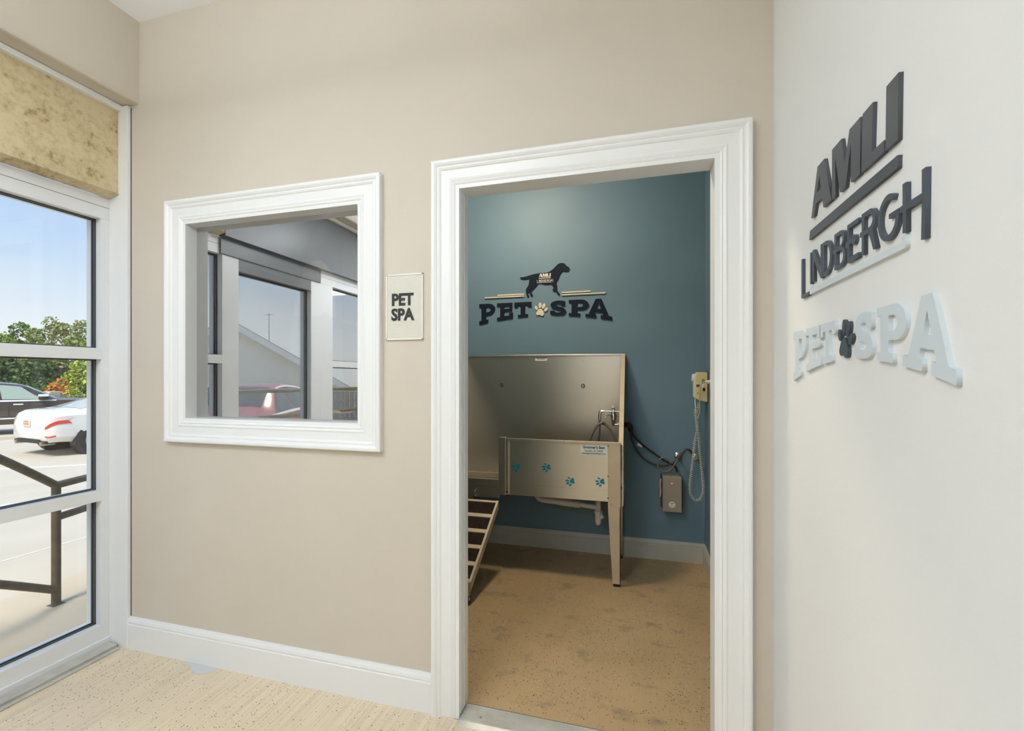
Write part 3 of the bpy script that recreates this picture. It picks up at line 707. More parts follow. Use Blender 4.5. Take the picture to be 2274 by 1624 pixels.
# stickers
s = MB().box(-.741, -.648, YK - .0015, YK, 1.416, 1.452).build('caution_sticker', M['sticker'], tub)
text('caution_text', 'Caution: Do not leave\npets unattended.', .0105, faceY(-.6945, 1.4345, YK - .0015), M['ink'], s, .0004, .0002, sx=.82)
s = MB().box(-.338, -.176, YF - .0012, YF, .808, .868).build('maker_sticker', M['sticker'], tub)
text('maker_name', "Groomer's Best", .0245, faceY(-.257, .8535, YF - .0012), M['inkblue'], s, .0004, .0009, sx=.86)
text('maker_town', 'Camden, SC 29020', .0155, faceY(-.257, .831, YF - .0012), M['inkblue'], s, .0004, .0003, sx=.95)
text('maker_address', 'www.groomersbest.com', .0155, faceY(-.257, .816, YF - .0012), M['inkblue'], s, .0004, .0004, sx=.95)
def decal(x, z):
    r_ = sub = []
    lp = paw_loops(0, 0, .00030, .00030)
    rot = [[(q, -p) for p, q in l] for l in lp]           # toes to the left
    rot = [[(-a, b_) for a, b_ in l] for l in rot]
    d_ = fill('paw_decal', [[(a + x, b_ + z) for a, b_ in l] for l in rot], .0006, faceY(0, 0, YF), M['teal'], tub)
for x, z in ((-.757, .705), (-.556, .713), (-.404, .633), (-.217, .641)): decal(x, z)
# ramp
rt, rb = Vector((0, YF - .03, .482)), Vector((0, 2.405, .128))
rx0, rx1t, rx1b = TX0, -.868, -.905
ramp = thing('tub_ramp', (-1.1, 2.6, 0), 'folding ramp with black grit treads leaning on the steel tub', 'ramp')
def rp_(x, k, dz): p = rt.lerp(rb, k); return (x, p.y, p.z + dz)
def rx(k): return rx1t + (rx1b - rx1t) * k
ks = [0, .205, .405, .60, .795, .985]
for i in range(6):
    k0 = max(0, ks[i] - (.02 if i else 0)); k1 = min(1, ks[i] + .022)
    MB().hexa([rp_(rx0, k0, -.012), rp_(rx(k0), k0, -.012), rp_(rx(k1), k1, -.012), rp_(rx0, k1, -.012), rp_(rx0, k0, 0), rp_(rx(k0), k0, 0), rp_(rx(k1), k1, 0), rp_(rx0, k1, 0)]).build('rung', M['galv'], ramp)
for i in range(5):
    k0, k1 = ks[i] + .022, ks[i + 1] - .02
    MB().hexa([rp_(rx0, k0, -.012), rp_(rx(k0) - .014, k0, -.012), rp_(rx(k1) - .014, k1, -.012), rp_(rx0, k1, -.012), rp_(rx0, k0, -.004), rp_(rx(k0) - .014, k0, -.004), rp_(rx(k1) - .014, k1, -.004), rp_(rx0, k1, -.004)]).build('grit_tread', M['grit'], ramp)
for xa, xb in ((rx1t, rx1b), (rx0 + .014, rx0 + .014)):
    MB().hexa([(xa - .014, rt.y, rt.z - .05), (xa, rt.y, rt.z - .05), (xb, rb.y, rb.z - .05), (xb - .014, rb.y, rb.z - .05), (xa - .014, rt.y, rt.z + .002), (xa, rt.y, rt.z + .002), (xb, rb.y, rb.z + .002), (xb - .014, rb.y, rb.z + .002)], 0).build('side_rail', M['galv'], ramp)
MB().box(rx0, rx1b, rb.y - .012, rb.y, rb.z - .055, rb.z).build('end_plate', sd, ramp)
for x in (rx1b - .022, rx0 + .03):
    c = MB().box(x - .012, x + .012, rb.y - .008, rb.y + .02, .045, rb.z - .05).build('caster_fork', M['steel_dk'], ramp)
    MB().tube([(x - .010, rb.y + .006, .028), (x + .010, rb.y + .006, .028)], .028, 18).build('wheel', M['rubber'], c)
    MB().tube([(x - .011, rb.y + .006, .028), (x + .0115, rb.y + .006, .028)], .011, 12).build('hub', M['chrome'], c)
# drain
dr = thing('drain_pipe', (-.25, 3.05, .3), 'white plastic drain pipe hanging under the steel tub', 'pipe')
MB().tube(spline([(-.66, 3.05, .52), (-.655, 3.05, .475), (-.63, 3.05, .455), (-.55, 3.05, .449), (-.50, 3.05, .446)], 5), .024, 14).build('elbow_pipe', M['pvc'], dr, smooth=True)
MB().tube([(-.50, 3.05, .446), (-.42, 3.05, .440)], .027, 14).build('coupling', M['pvc'], dr)
MB().tube([(-.42, 3.05, .440), (-.395, 3.05, .438), (-.39, 3.05, .438), (-.365, 3.05, .436)], [.024, .027, .024, .026], 14).build('slip_joint', M['pvc'], dr)
MB().tube([(-.365, 3.05, .436), (-.25, 3.05, .425)], .017, 14).build('arm_pipe', M['pvc'], dr)
MB().tube([(-.246, 3.05, .53), (-.246, 3.05, .40)], .019, 14).build('tail_pipe', M['pvc'], dr)
MB().tube([(-.246, 3.05, .405), (-.246, 3.05, .385)], .027, 10).build('slip_nut', M['pvc'], dr)
MB().tube([(-.246, 3.05, .385), (-.246, 3.05, .33), (-.246, 3.05, .312), (-.246, 3.05, .306)], [.021, .021, .015, .005], 14).build('trap', M['pvc'], dr, smooth=True)
MB().tube([(-.246, 3.05, .352), (-.212, 3.05, .372)], .015, 12).build('side_branch', M['pvc'], dr)

# faucet -------------------------------------------------------------------
fa = thing('tub_faucet', (-.13, 3.12, .96), 'chrome lever faucet fixed to the right side of the tub', 'faucet')
fy = 3.12
ch = M['chrome']
MB().tube([(-.220, fy, 1.062), (-.092, fy, 1.062)], .009, 12).build('crossbar', ch, fa, smooth=True)
MB().tube([(-.150, fy, 1.085), (-.150, fy, 1.098)], .012, 14).build('cap', M['sticker'], fa)
MB().tube([(-.150, fy, 1.085), (-.150, fy, 1.06), (-.150, fy, 1.045), (-.148, fy, 1.03), (-.148, fy, 1.0), (-.148, fy, .965)], [.010, .010, .019, .022, .015, .010], 14).build('valve_body', ch, fa, smooth=True)
MB().tube([(-.153, fy - .01, 1.04), (-.19, fy - .03, 1.035), (-.205, fy - .035, 1.02)], [.006, .004, .004], 8).build('lever', ch, fa, smooth=True)
MB().tube(spline([(-.215, fy, 1.062), (-.236, fy, 1.056), (-.241, fy, 1.035), (-.241, fy, 1.0)], 5), .010, 12).build('elbow', ch, fa, smooth=True)
MB().tube([(-.148, fy, .972), (-.09, fy, .972)], .010, 10).build('supply_nipple', ch, fa)
MB().tube([(-.125, fy, .972), (-.108, fy, .972)], .015, 6).build('hex_nut', M['plate'], fa)
hs = thing('spray_hose', (-.2, fy, .62), 'grey spray hose arching out of the tub below the faucet', 'hose')
MB().tube(spline([(-.241, fy, 1.0), (-.241, fy, .95), (-.243, fy, .90), (-.255, fy, .82), (-.28, fy + .02, .70), (-.32, fy + .04, .63)], 6), .007, 10).build('drop_hose', M['hose_lt'], hs, smooth=True)
MB().tube(spline([(-.315, fy - .03, .63), (-.318, fy - .03, .80), (-.30, fy - .03, .88), (-.262, fy - .03, .955), (-.222, fy - .03, .984), (-.185, fy - .03, .960), (-.150, fy - .03, .905), (-.122, fy - .03, .83), (-.118, fy - .03, .66)], 8), .0078, 10).build('looped_hose', M['hose_lt'], hs, smooth=True)
MB().tube([(-.225, fy - .03, .984), (-.205, fy - .03, .978)], .0105, 10).build('hose_clip', M['brown'], hs)

# water heater and hoses ---------------------------------------------------
ht = thing('water_heater', (.234, 3.31, .37), 'small taupe tankless water heater box on the blue wall', 'water heater')
MB().box(.173, .296, 3.25, 3.355, .372, .612).build('cover', M['heater'], ht, bevel=.004)
MB().box(.164, .30, 3.35, 3.369, .375, .608).build('back_plate', M['brown'], ht)
MB().tube(spline([(.163, 3.30, .585), (.160, 3.30, .55), (.162, 3.30, .50), (.158, 3.30, .46)], 5), .005, 8).build('side_cable', M['plate'], ht, smooth=True)
MB().tube([(.232, 3.251, .5675), (.232, 3.2485, .5675)], .0045, 12).build('indicator_lamp', M['led'], ht)
s = MB().tube([(.233, 3.251, .424), (.233, 3.249, .424)], .021, 24).build('round_label', M['sticker'], ht)
up = frame4((.233, 3.249, .4325), (-1, 0, 0), (0, 0, -1), (0, -1, 0))
text('label_text', 'eemax', .0095, up, M['ink'], s, .0003, .0003)
MB().tube([(.233 + .0065 * math.cos(a), 3.2488, .418 + .0065 * math.sin(a)) for a in [PI * (.1 + 1.6 * k / 12) for k in range(13)]], .0013, 6).build('swirl_mark', M['ink'], s)
for x in (.232, .270):
    MB().tube([(x, 3.30, .610), (x, 3.30, .625), (x, 3.30, .64)], [.006, .008, .006], 8).build('inlet_nipple', M['chrome'], ht)
hz = thing('supply_hoses', (0.1, 3.30, .64), 'dark supply hoses looping from the tub side to the water heater', 'hose')
MB().tube(spline([(-.070, fy, .972), (-.052, fy + .03, .972), (-.040, fy + .05, .955), (-.038, fy + .07, .93)], 5), .018, 12).build('black_elbow', M['rubber'], hz, smooth=True)
MB().tube(spline([(-.038, 3.19, .93), (-.030, 3.25, .86), (0.0, 3.30, .78), (.055, 3.31, .715), (.125, 3.31, .680), (.19, 3.31, .675), (.245, 3.31, .698), (.290, 3.31, .745), (.322, 3.31, .790), (.338, 3.31, .797), (.352, 3.31, .790), (.376, 3.33, .760)], 8), .0075, 10).build('cold_hose', M['hose'], hz, smooth=True)
MB().tube(spline([(-.036, 3.19, .93), (-.01, 3.24, .875), (.045, 3.29, .815), (.12, 3.30, .760), (.185, 3.30, .715), (.235, 3.30, .688), (.262, 3.30, .668), (.270, 3.30, .64)], 8), .0072, 10).build('hot_hose', M['rubber'], hz, smooth=True)
MB().tube(spline([(.232, 3.30, .64), (.230, 3.30, .675), (.215, 3.295, .715), (.185, 3.29, .735), (.152, 3.29, .720), (.142, 3.29, .685), (.158, 3.29, .650), (.195, 3.29, .638), (.228, 3.29, .655), (.252, 3.29, .690), (.270, 3.30, .720), (.280, 3.335, .736)], 8), .0052, 10).build('thin_hose', M['hose_lt'], hz, smooth=True)
MB().hexa([(.004, 3.285, .815), (.012, 3.284, .838), (.040, 3.284, .822), (.036, 3.285, .800), (.004, 3.287, .815), (.012, 3.286, .838), (.040, 3.286, .822), (.036, 3.287, .800)]).build('paper_tag', M['sticker'], hz)
for i, x in enumerate((.280, .396)):
    v = thing('stop_valve', (x, 3.36, .74), ['chrome stop valve above the water heater', 'chrome stop valve behind the hanging coiled cord'][i], 'valve', 'wall stop valves')
    MB().tube([(x, 3.369, .741), (x, 3.362, .741), (x, 3.356, .741)], [.027, .025, .012], 20).build('escutcheon', ch, v, smooth=True)
    MB().tube([(x, 3.36, .741), (x, 3.325, .741)], .008, 10).build('stub', ch, v)
    MB().tube(ellipse_pts := [(x, 3.322, .741), (x, 3.312, .741)], .014, 10).build('oval_handle', ch, v)

# wall hair dryer, outlet --------------------------------------------------
hd = thing('wall_hair_dryer', (XR, 3.25, 1.13), 'cream wall hair dryer with white handset in the spa corner', 'hair dryer')
MB().prism([(.384, 1.325), (XR - .004, 1.325), (XR - .004, 1.128), (.410, 1.134), (.376, 1.152), (.376, 1.30)], faceY(0, 0, 3.29), .085).build('housing', M['dryer'], hd, bevel=.004)
MB().box(XR - .005, XR, 3.195, 3.30, 1.122, 1.33).build('wall_plate', M['brown'], hd)
MB().prism([(.366, 1.275), (.378, 1.275), (.378, 1.152), (.368, 1.158)], faceY(0, 0, 3.275), .055).build('handset', M['handset'], hd, bevel=.003)
MB().tube([(.392, 3.248, 1.285), (.366, 3.248, 1.285), (.360, 3.248, 1.285)], [.030, .030, .026], 18).build('nozzle', M['handset'], hd)
MB().box(.357, .361, 3.236, 3.26, 1.268, 1.30).build('grille', M['plate'], hd)
MB().box(.382, .402, 3.2035, 3.205, 1.228, 1.243).build('brown_label', M['brown'], hd)
MB().box(.416, .434, 3.2035, 3.205, 1.255, 1.28).build('rating_label', M['heater'], hd)
MB().box(.422, .436, 3.2035, 3.205, 1.200, 1.222).build('barcode', M['ink'], hd)
MB().tube([(.392, 3.2045, 1.186), (.392, 3.202, 1.186)], .0035, 10).build('button', M['brown'], hd)
MB().box(.404, .446, 3.2042, 3.2047, 1.172, 1.1728).build('panel_seam', M['hose_lt'], hd)
def coil(path, r=.0075, pitch=.0145, tr=.0026):
    P = spline(path, 24); L = [0]
    for a, b_ in zip(P, P[1:]): L.append(L[-1] + (b_ - a).length)
    out = []; n = int(L[-1] / pitch * 9); j = 0
    for i in range(n + 1):
        s_ = L[-1] * i / n
        while j < len(P) - 2 and L[j + 1] < s_: j += 1
        k = (s_ - L[j]) / max(1e-9, L[j + 1] - L[j]); p = P[j].lerp(P[j + 1], k)
        tn = (P[j + 1] - P[j]).normalized(); a = tn.cross(Vector((0, 1, 0))).normalized(); b2 = Vector((0, 1, 0))
        w_ = 2 * PI * s_ / pitch
        out.append(p + r * (math.cos(w_) * a + math.sin(w_) * b2))
    return MB().tube(out, tr, 6)
cc = thing('coiled_cord', (.40, 3.24, .46), 'cream coiled cord hanging in a long loop from the hair dryer', 'cord')
coil([(.402, 3.245, 1.125), (.398, 3.245, 1.07), (.386, 3.245, 1.035), (.392, 3.245, 1.0), (.392, 3.245, .94), (.378, 3.245, .86), (.370, 3.245, .78), (.358, 3.245, .66), (.347, 3.245, .56), (.356, 3.245, .495), (.390, 3.245, .466), (.418, 3.245, .49), (.430, 3.245, .545), (.422, 3.245, .66), (.408, 3.245, .80), (.400, 3.245, .90), (.390, 3.245, .97), (.384, 3.245, 1.03), (.380, 3.245, 1.08)]).build('coil', M['cord'], cc, smooth=True)
MB().tube(spline([(.379, 3.245, 1.155), (.380, 3.245, 1.12), (.384, 3.245, 1.08), (.386, 3.245, 1.05)], 5), .0045, 8).build('strain_relief', M['handset'], cc, smooth=True)
ol = thing('wall_outlet', (XR, 3.06, 1.22), 'beige wall outlet plate with a white plug beside the door casing', 'outlet')
MB().box(XR - .006, XR, 3.02, 3.10, 1.218, 1.338).build('cover_plate', M['plate'], ol, bevel=.002)
MB().tube([(XR - .006, 3.06, 1.262), (XR - .022, 3.06, 1.262), (XR - .034, 3.07, 1.262)], [.014, .012, .006], 10).build('plug', M['handset'], ol)
MB().tube(spline([(XR - .034, 3.07, 1.262), (.412, 3.12, 1.258), (.404, 3.19, 1.225), (.399, 3.195, 1.17), (.402, 3.20, 1.12), (.405, 3.22, 1.06), (.395, 3.23, 1.02)], 8), .003, 8).build('power_cord', M['cord'], ol, smooth=True)
MB().hexa([(.401, 3.188, 1.232), (.419, 3.186, 1.222), (.428, 3.186, 1.246), (.411, 3.188, 1.254), (.401, 3.190, 1.232), (.419, 3.188, 1.222), (.428, 3.188, 1.246), (.411, 3.190, 1.254)]).build('warning_tag', M['sticker'], ol)

# things seen dimly through the interior window ----------------------------
po = thing('rules_poster', (-2.45, 2.27, 1.24), 'green rules poster on the spa wall seen through the interior window', 'poster')
MB().box(-2.45, -2.446, 2.02, 2.56, 1.24, 1.755).build('green_sheet', M['greenposter'], po)
MB().box(-2.45, -2.446, 2.02, 2.56, 1.757, 1.85).build('title_band', M['posterhead'], po)
FXP = lambda y, z: faceXp(y, z, -2.446)
text('title_text', 'PAWS WASH RULES', .050, FXP(2.29, 1.80), M['ink'], po, .0004, .0004)
rows = ['WELCOME TO THE PET SPA', '', '• ALL GUESTS MUST BRUSH PETS', '• SUPERVISE PETS AT ALL TIMES', '• DO NOT LEAVE WATER RUNNING', '• CLEAN TUB AFTER EACH USE', '• REPORT ANY MALFUNCTIONS', '   TO MANAGEMENT', '• NO SMOKING', '• MANAGEMENT IS NOT RESPONSIBLE', '   FOR DAMAGE OR INJURY']
for k, l in enumerate(rows):
    if l: text('rule_line', l, .026, FXP(2.05, 1.71 - k * .038), M['ink'], po, .0004, .0002, 'LEFT')
text('rule_line', 'EMERGENCY CALL 911', .034, FXP(2.29, 1.27), M['ink'], po, .0004, .0003)
dh = thing('dryer_hose', (-1.90, 2.0, 1.65), 'black corrugated dryer hose hanging behind the interior window', 'hose')
pts = spline([(-1.80, 2.0, 2.95), (-1.86, 2.0, 2.5), (-1.895, 2.0, 2.2), (-1.905, 2.0, 2.0), (-1.905, 2.0, 1.85), (-1.88, 2.0, 1.66)], 22)
MB().tube(pts, [.022 + .005 * math.sin(i * 1.1) for i in range(len(pts))], 12).build('corrugated_tube', M['rubber'], dh, smooth=True)
MB().tube([(-1.80, 2.0, 2.93), (-1.80, 2.0, 2.979)], .05, 16).build('ceiling_bracket', M['rackm'], dh)
dc = thing('hanging_cable', (-1.2, 2.0, 1.9), 'thin black cable curving behind the right of the interior window', 'cable')
MB().tube(spline([(-1.62, 2.1, 2.979), (-1.58, 2.1, 2.6), (-1.50, 2.1, 2.35), (-1.42, 2.1, 2.15), (-1.34, 2.1, 2.03), (-1.22, 2.1, 1.97), (-1.1, 2.1, 2.1), (-1.05, 2.1, 2.979)], 10), .008, 8).build('cable', M['rubber'], dc, smooth=True)
rk = thing('storage_rack', (-1.75, 2.15, 0), 'grey metal storage rack behind the interior window', 'rack')
for x in (-2.02, -1.52):
    for y in (1.95, 2.33):
        MB().box(x - .012, x + .012, y - .012, y + .012, 0, 1.62).build('post', M['rackm'], rk)
for z in (.3, .95, 1.58):
    MB().box(-2.035, -1.505, 1.935, 2.345, z, z + .02).build('shelf', M['rackm'], rk)
jg = thing('soap_jug', (-1.72, 2.12, 1.60), 'white plastic soap jug with tan cap on the rack behind the window', 'jug')
MB().tube([(-1.72, 2.12, 1.601), (-1.72, 2.12, 1.61), (-1.72, 2.12, 1.84), (-1.735, 2.12, 1.875), (-1.77, 2.12, 1.89), (-1.78, 2.12, 1.90)], [.10, .108, .108, .085, .035, .026], 20).build('body', M['jug'], jg, smooth=True)
MB().tube([(-1.78, 2.12, 1.895), (-1.78, 2.12, 1.925)], .028, 16).build('cap', M['cap'], jg)

# ------------------------------------------------------------------ outdoors
def gz(x):
    if x > -3.9: return -.012
    if x > -10.5: return -.012 - .538 * (-3.9 - x) / 6.6
    return -.55
g = MB()
xs = [-2.56, -3.3, -3.9, -5, -6, -7, -8, -9.2, -10.5, -12, -16, -20, -26, -34, -46, -70, -140]
ys = [-140, -60, -30, -16, -8, -4, 0, 4, 8, 12, 18, 26, 40, 80, 160]
v = [(x, y, gz(x)) for x in xs for y in ys]; n = len(ys)
g.add(v, [(i * n + j, i * n + j + 1, (i + 1) * n + j + 1, (i + 1) * n + j) for i in range(len(xs) - 1) for j in range(n - 1)])
struct(g.build('ground', M['concrete']))
struct(MB().box(-3.55, -2.552, -6, 9, -.3, -.006).build('landing_slab', M['walk']))
def ground_line(p0, p1, wd, name, label, m='line', up=.004, grp=None):
    p0, p1 = Vector((*p0, 0)), Vector((*p1, 0)); d = (p1 - p0).normalized(); nrm = Vector((-d.y, d.x, 0)) * wd / 2
    k = max(2, int((p1 - p0).length / .7)); mb = MB()
    for i in range(k):
        a, b_ = p0.lerp(p1, i / k), p0.lerp(p1, (i + 1) / k)
        q = [a - nrm, b_ - nrm, b_ + nrm, a + nrm]
        mb.hexa([(c.x, c.y, gz(c.x) - .03) for c in q] + [(c.x, c.y, gz(c.x) + up) for c in q])
    return tag(mb.build(name, M[m]), label, 'painted line', grp)
ground_line((-4.5, .5), (-4.42, 6.0), .025, 'joint_line', 'thin white joint line across the pavement beyond the railing post')
ground_line((-17.6, 4.6), (-14.4, 6.6), .10, 'bay_line', 'painted bay line on the ground behind the tail of the white sedan', grp='parking bay lines')
ground_line((-14.6, 4.4), (-9.2, 8.2), .10, 'bay_line', 'painted bay line on the ground in front of the white sedan', grp='parking bay lines')
ground_line((-9.4, 2.4), (-6.4, 4.8), .10, 'bay_line', 'painted bay line nearest to the brown railing', grp='parking bay lines')
k = MB().box(-2.6, 2.6, -.08, .08, -.05, .12).build('kerb', M['kerb'], bevel=.02)
kp = at(10, 968, 13.3); k.location = (kp.x, kp.y, -.55); k.rotation_euler = (0, 0, math.radians(61)); tag(k, 'pale concrete kerb in front of the brown truck', 'kerb')

# railings
def pipe(path, r=.021, n=12): return MB().tube(path, r, n)
ra = thing('pipe_railing', (-3.196, 1.794, 0), 'brown pipe railing with a sloping arm outside the glass', 'railing')
pipe([(-3.196, 1.794, -.012), (-3.196, 1.794, .675)]).build('post', M['rail'], ra, smooth=True)
MB().box(-3.225, -3.167, 1.765, 1.823, -.012, -.004).build('base_plate', M['rail'], ra)
pipe(spline([(-3.196, 1.794, .674), (-3.126, 1.524, .874), (-3.09, 1.38, .95), (-3.06, 1.15, .96), (-3.06, .98, .96)], 6)).build('sloping_rail', M['rail'], ra, smooth=True)
pipe(spline([(-3.196, 1.794, .075), (-3.126, 1.524, .235), (-3.09, 1.38, .31), (-3.06, 1.15, .33), (-3.06, .98, .33)], 6)).build('lower_sloping_rail', M['rail'], ra, smooth=True)
pipe([(-3.06, .98, -.012), (-3.06, .98, .96)]).build('post', M['rail'], ra, smooth=True)
pipe([(-3.196, 1.794, .674), (-3.35, 2.24, .674), (-3.9, 3.8, .66)]).build('level_rail', M['rail'], ra, smooth=True)
pipe([(-3.196, 1.794, .489), (-3.35, 2.24, .489), (-3.9, 3.8, .475)]).build('mid_rail', M['rail'], ra, smooth=True)
pipe([(-3.9, 3.8, -.06), (-3.9, 3.8, .66)]).build('post', M['rail'], ra, smooth=True)
ra = thing('stair_railing', (-4.1, -1.5, 0), 'grey pipe railing reflected in the interior window', 'railing')
pipe([(-4.26, -.55, 1.13), (-3.98, -2.6, 1.13)], .024).build('top_rail', M['rail'], ra, smooth=True)
pipe([(-4.26, -.55, .82), (-3.98, -2.6, .82)], .024).build('mid_rail', M['rail'], ra, smooth=True)
pipe(spline([(-4.05, -2.1, 1.12), (-4.12, -2.05, 1.10), (-4.14, -2.03, .98), (-4.12, -2.05, .84), (-4.03, -2.2, .80), (-4.6, -3.3, .72)], 6), .018).build('return_loop', M['galv'], ra, smooth=True)
for x, y in ((-4.26, -.55), (-3.98, -2.6)):
    pipe([(x, y, gz(x) - .02), (x, y, 1.13)], .024).build('post', M['rail'], ra, smooth=True)
pipe([(-3.98, -2.6, 1.0), (-5.2, -4.4, .80)], .022).build('falling_rail', M['rail'], ra, smooth=True)
pipe([(-3.98, -2.6, .80), (-5.2, -4.4, .58)], .022).build('falling_rail', M['rail'], ra, smooth=True)

# cars ---------------------------------------------------------------------
def pchip(xs_, ys_, x):
    if x <= xs_[0]: return ys_[0]
    for i in range(len(xs_) - 1):
        if x <= xs_[i + 1]:
            h = xs_[i + 1] - xs_[i]; t_ = (x - xs_[i]) / h
            def sl_(k):
                if k <= 0 or k >= len(xs_) - 1: return 0
                a = (ys_[k] - ys_[k - 1]) / (xs_[k] - xs_[k - 1]); b_ = (ys_[k + 1] - ys_[k]) / (xs_[k + 1] - xs_[k])
                return 0 if a * b_ <= 0 else 2 * a * b_ / (a + b_)
            m0, m1 = sl_(i) * h, sl_(i + 1) * h
            return (2 * t_ ** 3 - 3 * t_ ** 2 + 1) * ys_[i] + (t_ ** 3 - 2 * t_ ** 2 + t_) * m0 + (-2 * t_ ** 3 + 3 * t_ ** 2) * ys_[i + 1] + (t_ ** 3 - t_ ** 2) * m1
    return ys_[-1]
def car(name, label, loc, rz, tab, paint, glass, lens, side_windows, rear_window, front_window, wheels, tails, extra):
    root = thing(name, loc, label, 'car', rz=rz)
    root_inv = None
    X = [r_[0] for r_ in tab]
    def ring(x):
        zb, zs, hw, zt, ht = [pchip(X, [r_[k] for r_ in tab], x) for k in (1, 2, 3, 4, 5)]
        return [(0, zb), (hw * .84, zb), (hw * .985, zb + (zs - zb) * .22), (hw, zb + (zs - zb) * .62), (hw * .975, zs), (ht, zt - .045), (ht * .80, zt - .008), (0, zt)]
    def S(x, s, sg=1, off=0.0):
        r_ = ring(x); i = min(int(s), 6); t_ = s - i
        y = r_[i][0] + (r_[i + 1][0] - r_[i][0]) * t_; z = r_[i][1] + (r_[i + 1][1] - r_[i][1]) * t_
        dy, dz = r_[i + 1][0] - r_[i][0], r_[i + 1][1] - r_[i][1]; l = math.hypot(dy, dz) or 1
        y += off * dz / l; z += off * -dy / l
        return (x, sg * y, z)
    def put(m, nm, mt, par=None, **kw):
        o = m.build(nm, mt, None, **kw); o.parent = par or root; return o
    n = 56; xs_ = [X[0] + (X[-1] - X[0]) * i / n for i in range(n + 1)]
    ss = [0, 1, 1.5, 2, 2.5, 3, 3.5, 4, 4.5, 5, 5.5, 6, 7]
    cols = [(s_, 1) for s_ in ss] + [(s_, -1) for s_ in ss[-2:0:-1]]
    m = MB(); k = len(cols)
    vv = [S(x, s_, sg) for x in xs_ for s_, sg in cols]
    ff = [(i * k + j, i * k + (j + 1) % k, (i + 1) * k + (j + 1) % k, (i + 1) * k + j) for i in range(n) for j in range(k)]
    ff += [tuple(range(k)), tuple(range(n * k, (n + 1) * k))]
    m.add(vv, ff); body = put(m, 'body', paint, smooth=True)
    def patch(xb0, xb1, xt0, xt1, s0, s1, sg, nm, mt, off=.008, par=None, nu=8, nv=4):
        m = MB(); vv = []
        for a in range(nv + 1):
            t_ = a / nv; x0 = xb0 + (xt0 - xb0) * t_; x1 = xb1 + (xt1 - xb1) * t_; s_ = s0 + (s1 - s0) * t_
            for b_ in range(nu + 1):
                vv.append(S(x0 + (x1 - x0) * b_ / nu, s_, sg, off))
        m.add(vv, [(a * (nu + 1) + b_, a * (nu + 1) + b_ + 1, (a + 1) * (nu + 1) + b_ + 1, (a + 1) * (nu + 1) + b_) for a in range(nv) for b_ in range(nu)])
        return put(m, nm, mt, par, smooth=True)
    for sg in (1, -1):
        for wdw in side_windows:
            patch(*wdw[:4], 4.10, 4.93, sg, 'side_window', wdw[4])
        for t_ in tails:
            patch(*t_[:4], t_[4], t_[5], sg, 'tail_light', t_[6], .012)
    for (xb, xt), nm, gl in ((rear_window, 'rear_window', glass[0]), (front_window, 'windscreen', glass[1])):
        m = MB(); vv = []; nu = 10
        for a in range(9):
            x = xb + (xt - xb) * a / 8
            for s_, sg in [(5.25, 1), (5.6, 1), (6, 1), (7, 1), (6, -1), (5.6, -1), (5.25, -1)]: vv.append(S(x, s_, sg, .008))
        m.add(vv, [(a * 7 + b_, a * 7 + b_ + 1, (a + 1) * 7 + b_ + 1, (a + 1) * 7 + b_) for a in range(8) for b_ in range(6)])
        put(m, nm, gl, smooth=True)
    for x, rr, hw in wheels:
        for sg in (1, -1):
            aw = put(MB().tube([(x, sg * (hw - .25), rr), (x, sg * (hw + .004), rr)], rr + .06, 24), 'wheel_arch', M['blackplastic'])
            wh = put(MB().tube([(x, sg * (hw - .2), rr), (x, sg * (hw - .02), rr), (x, sg * (hw + .012), rr)], [rr, rr, rr * .92], 24), 'wheel', M['tyre'], smooth=True)
            put(MB().tube([(x, sg * (hw - .02), rr), (x, sg * (hw + .018), rr)], rr * .62, 18), 'rim', M['rackm'], wh)
    extra(put, patch, S)
    return root

SED = [(-2.45, .42, .70, .66, .86, .52), (-2.40, .33, .84, .80, 1.00, .64), (-2.25, .34, .93, .88, 1.07, .72), (-1.85, .30, .95, .91, 1.10, .72), (-1.35, .2, .95, .92, 1.24, .66), (-.75, .2, .945, .92, 1.42, .60), (0, .2, .94, .92, 1.47, .59), (.5, .2, .93, .92, 1.41, .60), (1.2, .2, .92, .92, 1.06, .70), (1.8, .22, .86, .91, .96, .72), (2.25, .26, .78, .84, .84, .66), (2.42, .34, .66, .70, .72, .55), (2.46, .42, .6, .6, .64, .48)]
def sed_extra(put, patch, S):
    pl = put(MB().box(-2.475, -2.44, -.16, .16, .70, .84), 'licence_plate', M['platew'])
    put(MB().box(-2.477, -2.474, -.12, .12, .735, .79), 'plate_number', M['plateink'], pl)
    put(MB().box(-2.477, -2.474, -.10, .10, .812, .826), 'plate_state', M['inkblue'], pl)
    put(MB().box(-2.47, -2.40, -.50, .50, .385, .40), 'bumper_slot', M['blackplastic'])
    put(MB().box(-2.42, -2.2, -.70, .70, .31, .37), 'rear_valance', M['blackplastic'])
    for sg in (1, -1):
        put(MB().tube([(-2.45, sg * .56, .31), (-2.2, sg * .56, .31)], .045, 14), 'exhaust_tip', M['steel_dk'])
        patch(-2.43, -2.30, -2.43, -2.30, 2.05, 2.2, sg, 'reflector', M['taillight'], .012)
    put(MB().box(-2.415, -2.40, -.62, .62, .855, .868), 'boot_seam', M['blackplastic'])
LRT = Vector((-14.449, 8.021)); ang = math.radians(83)
LRT = LRT + Vector((.06, .10))
off = Vector((-1.58 * math.cos(ang) - .78 * math.sin(ang), -1.58 * math.sin(ang) + .78 * math.cos(ang)))
cpos = LRT - off
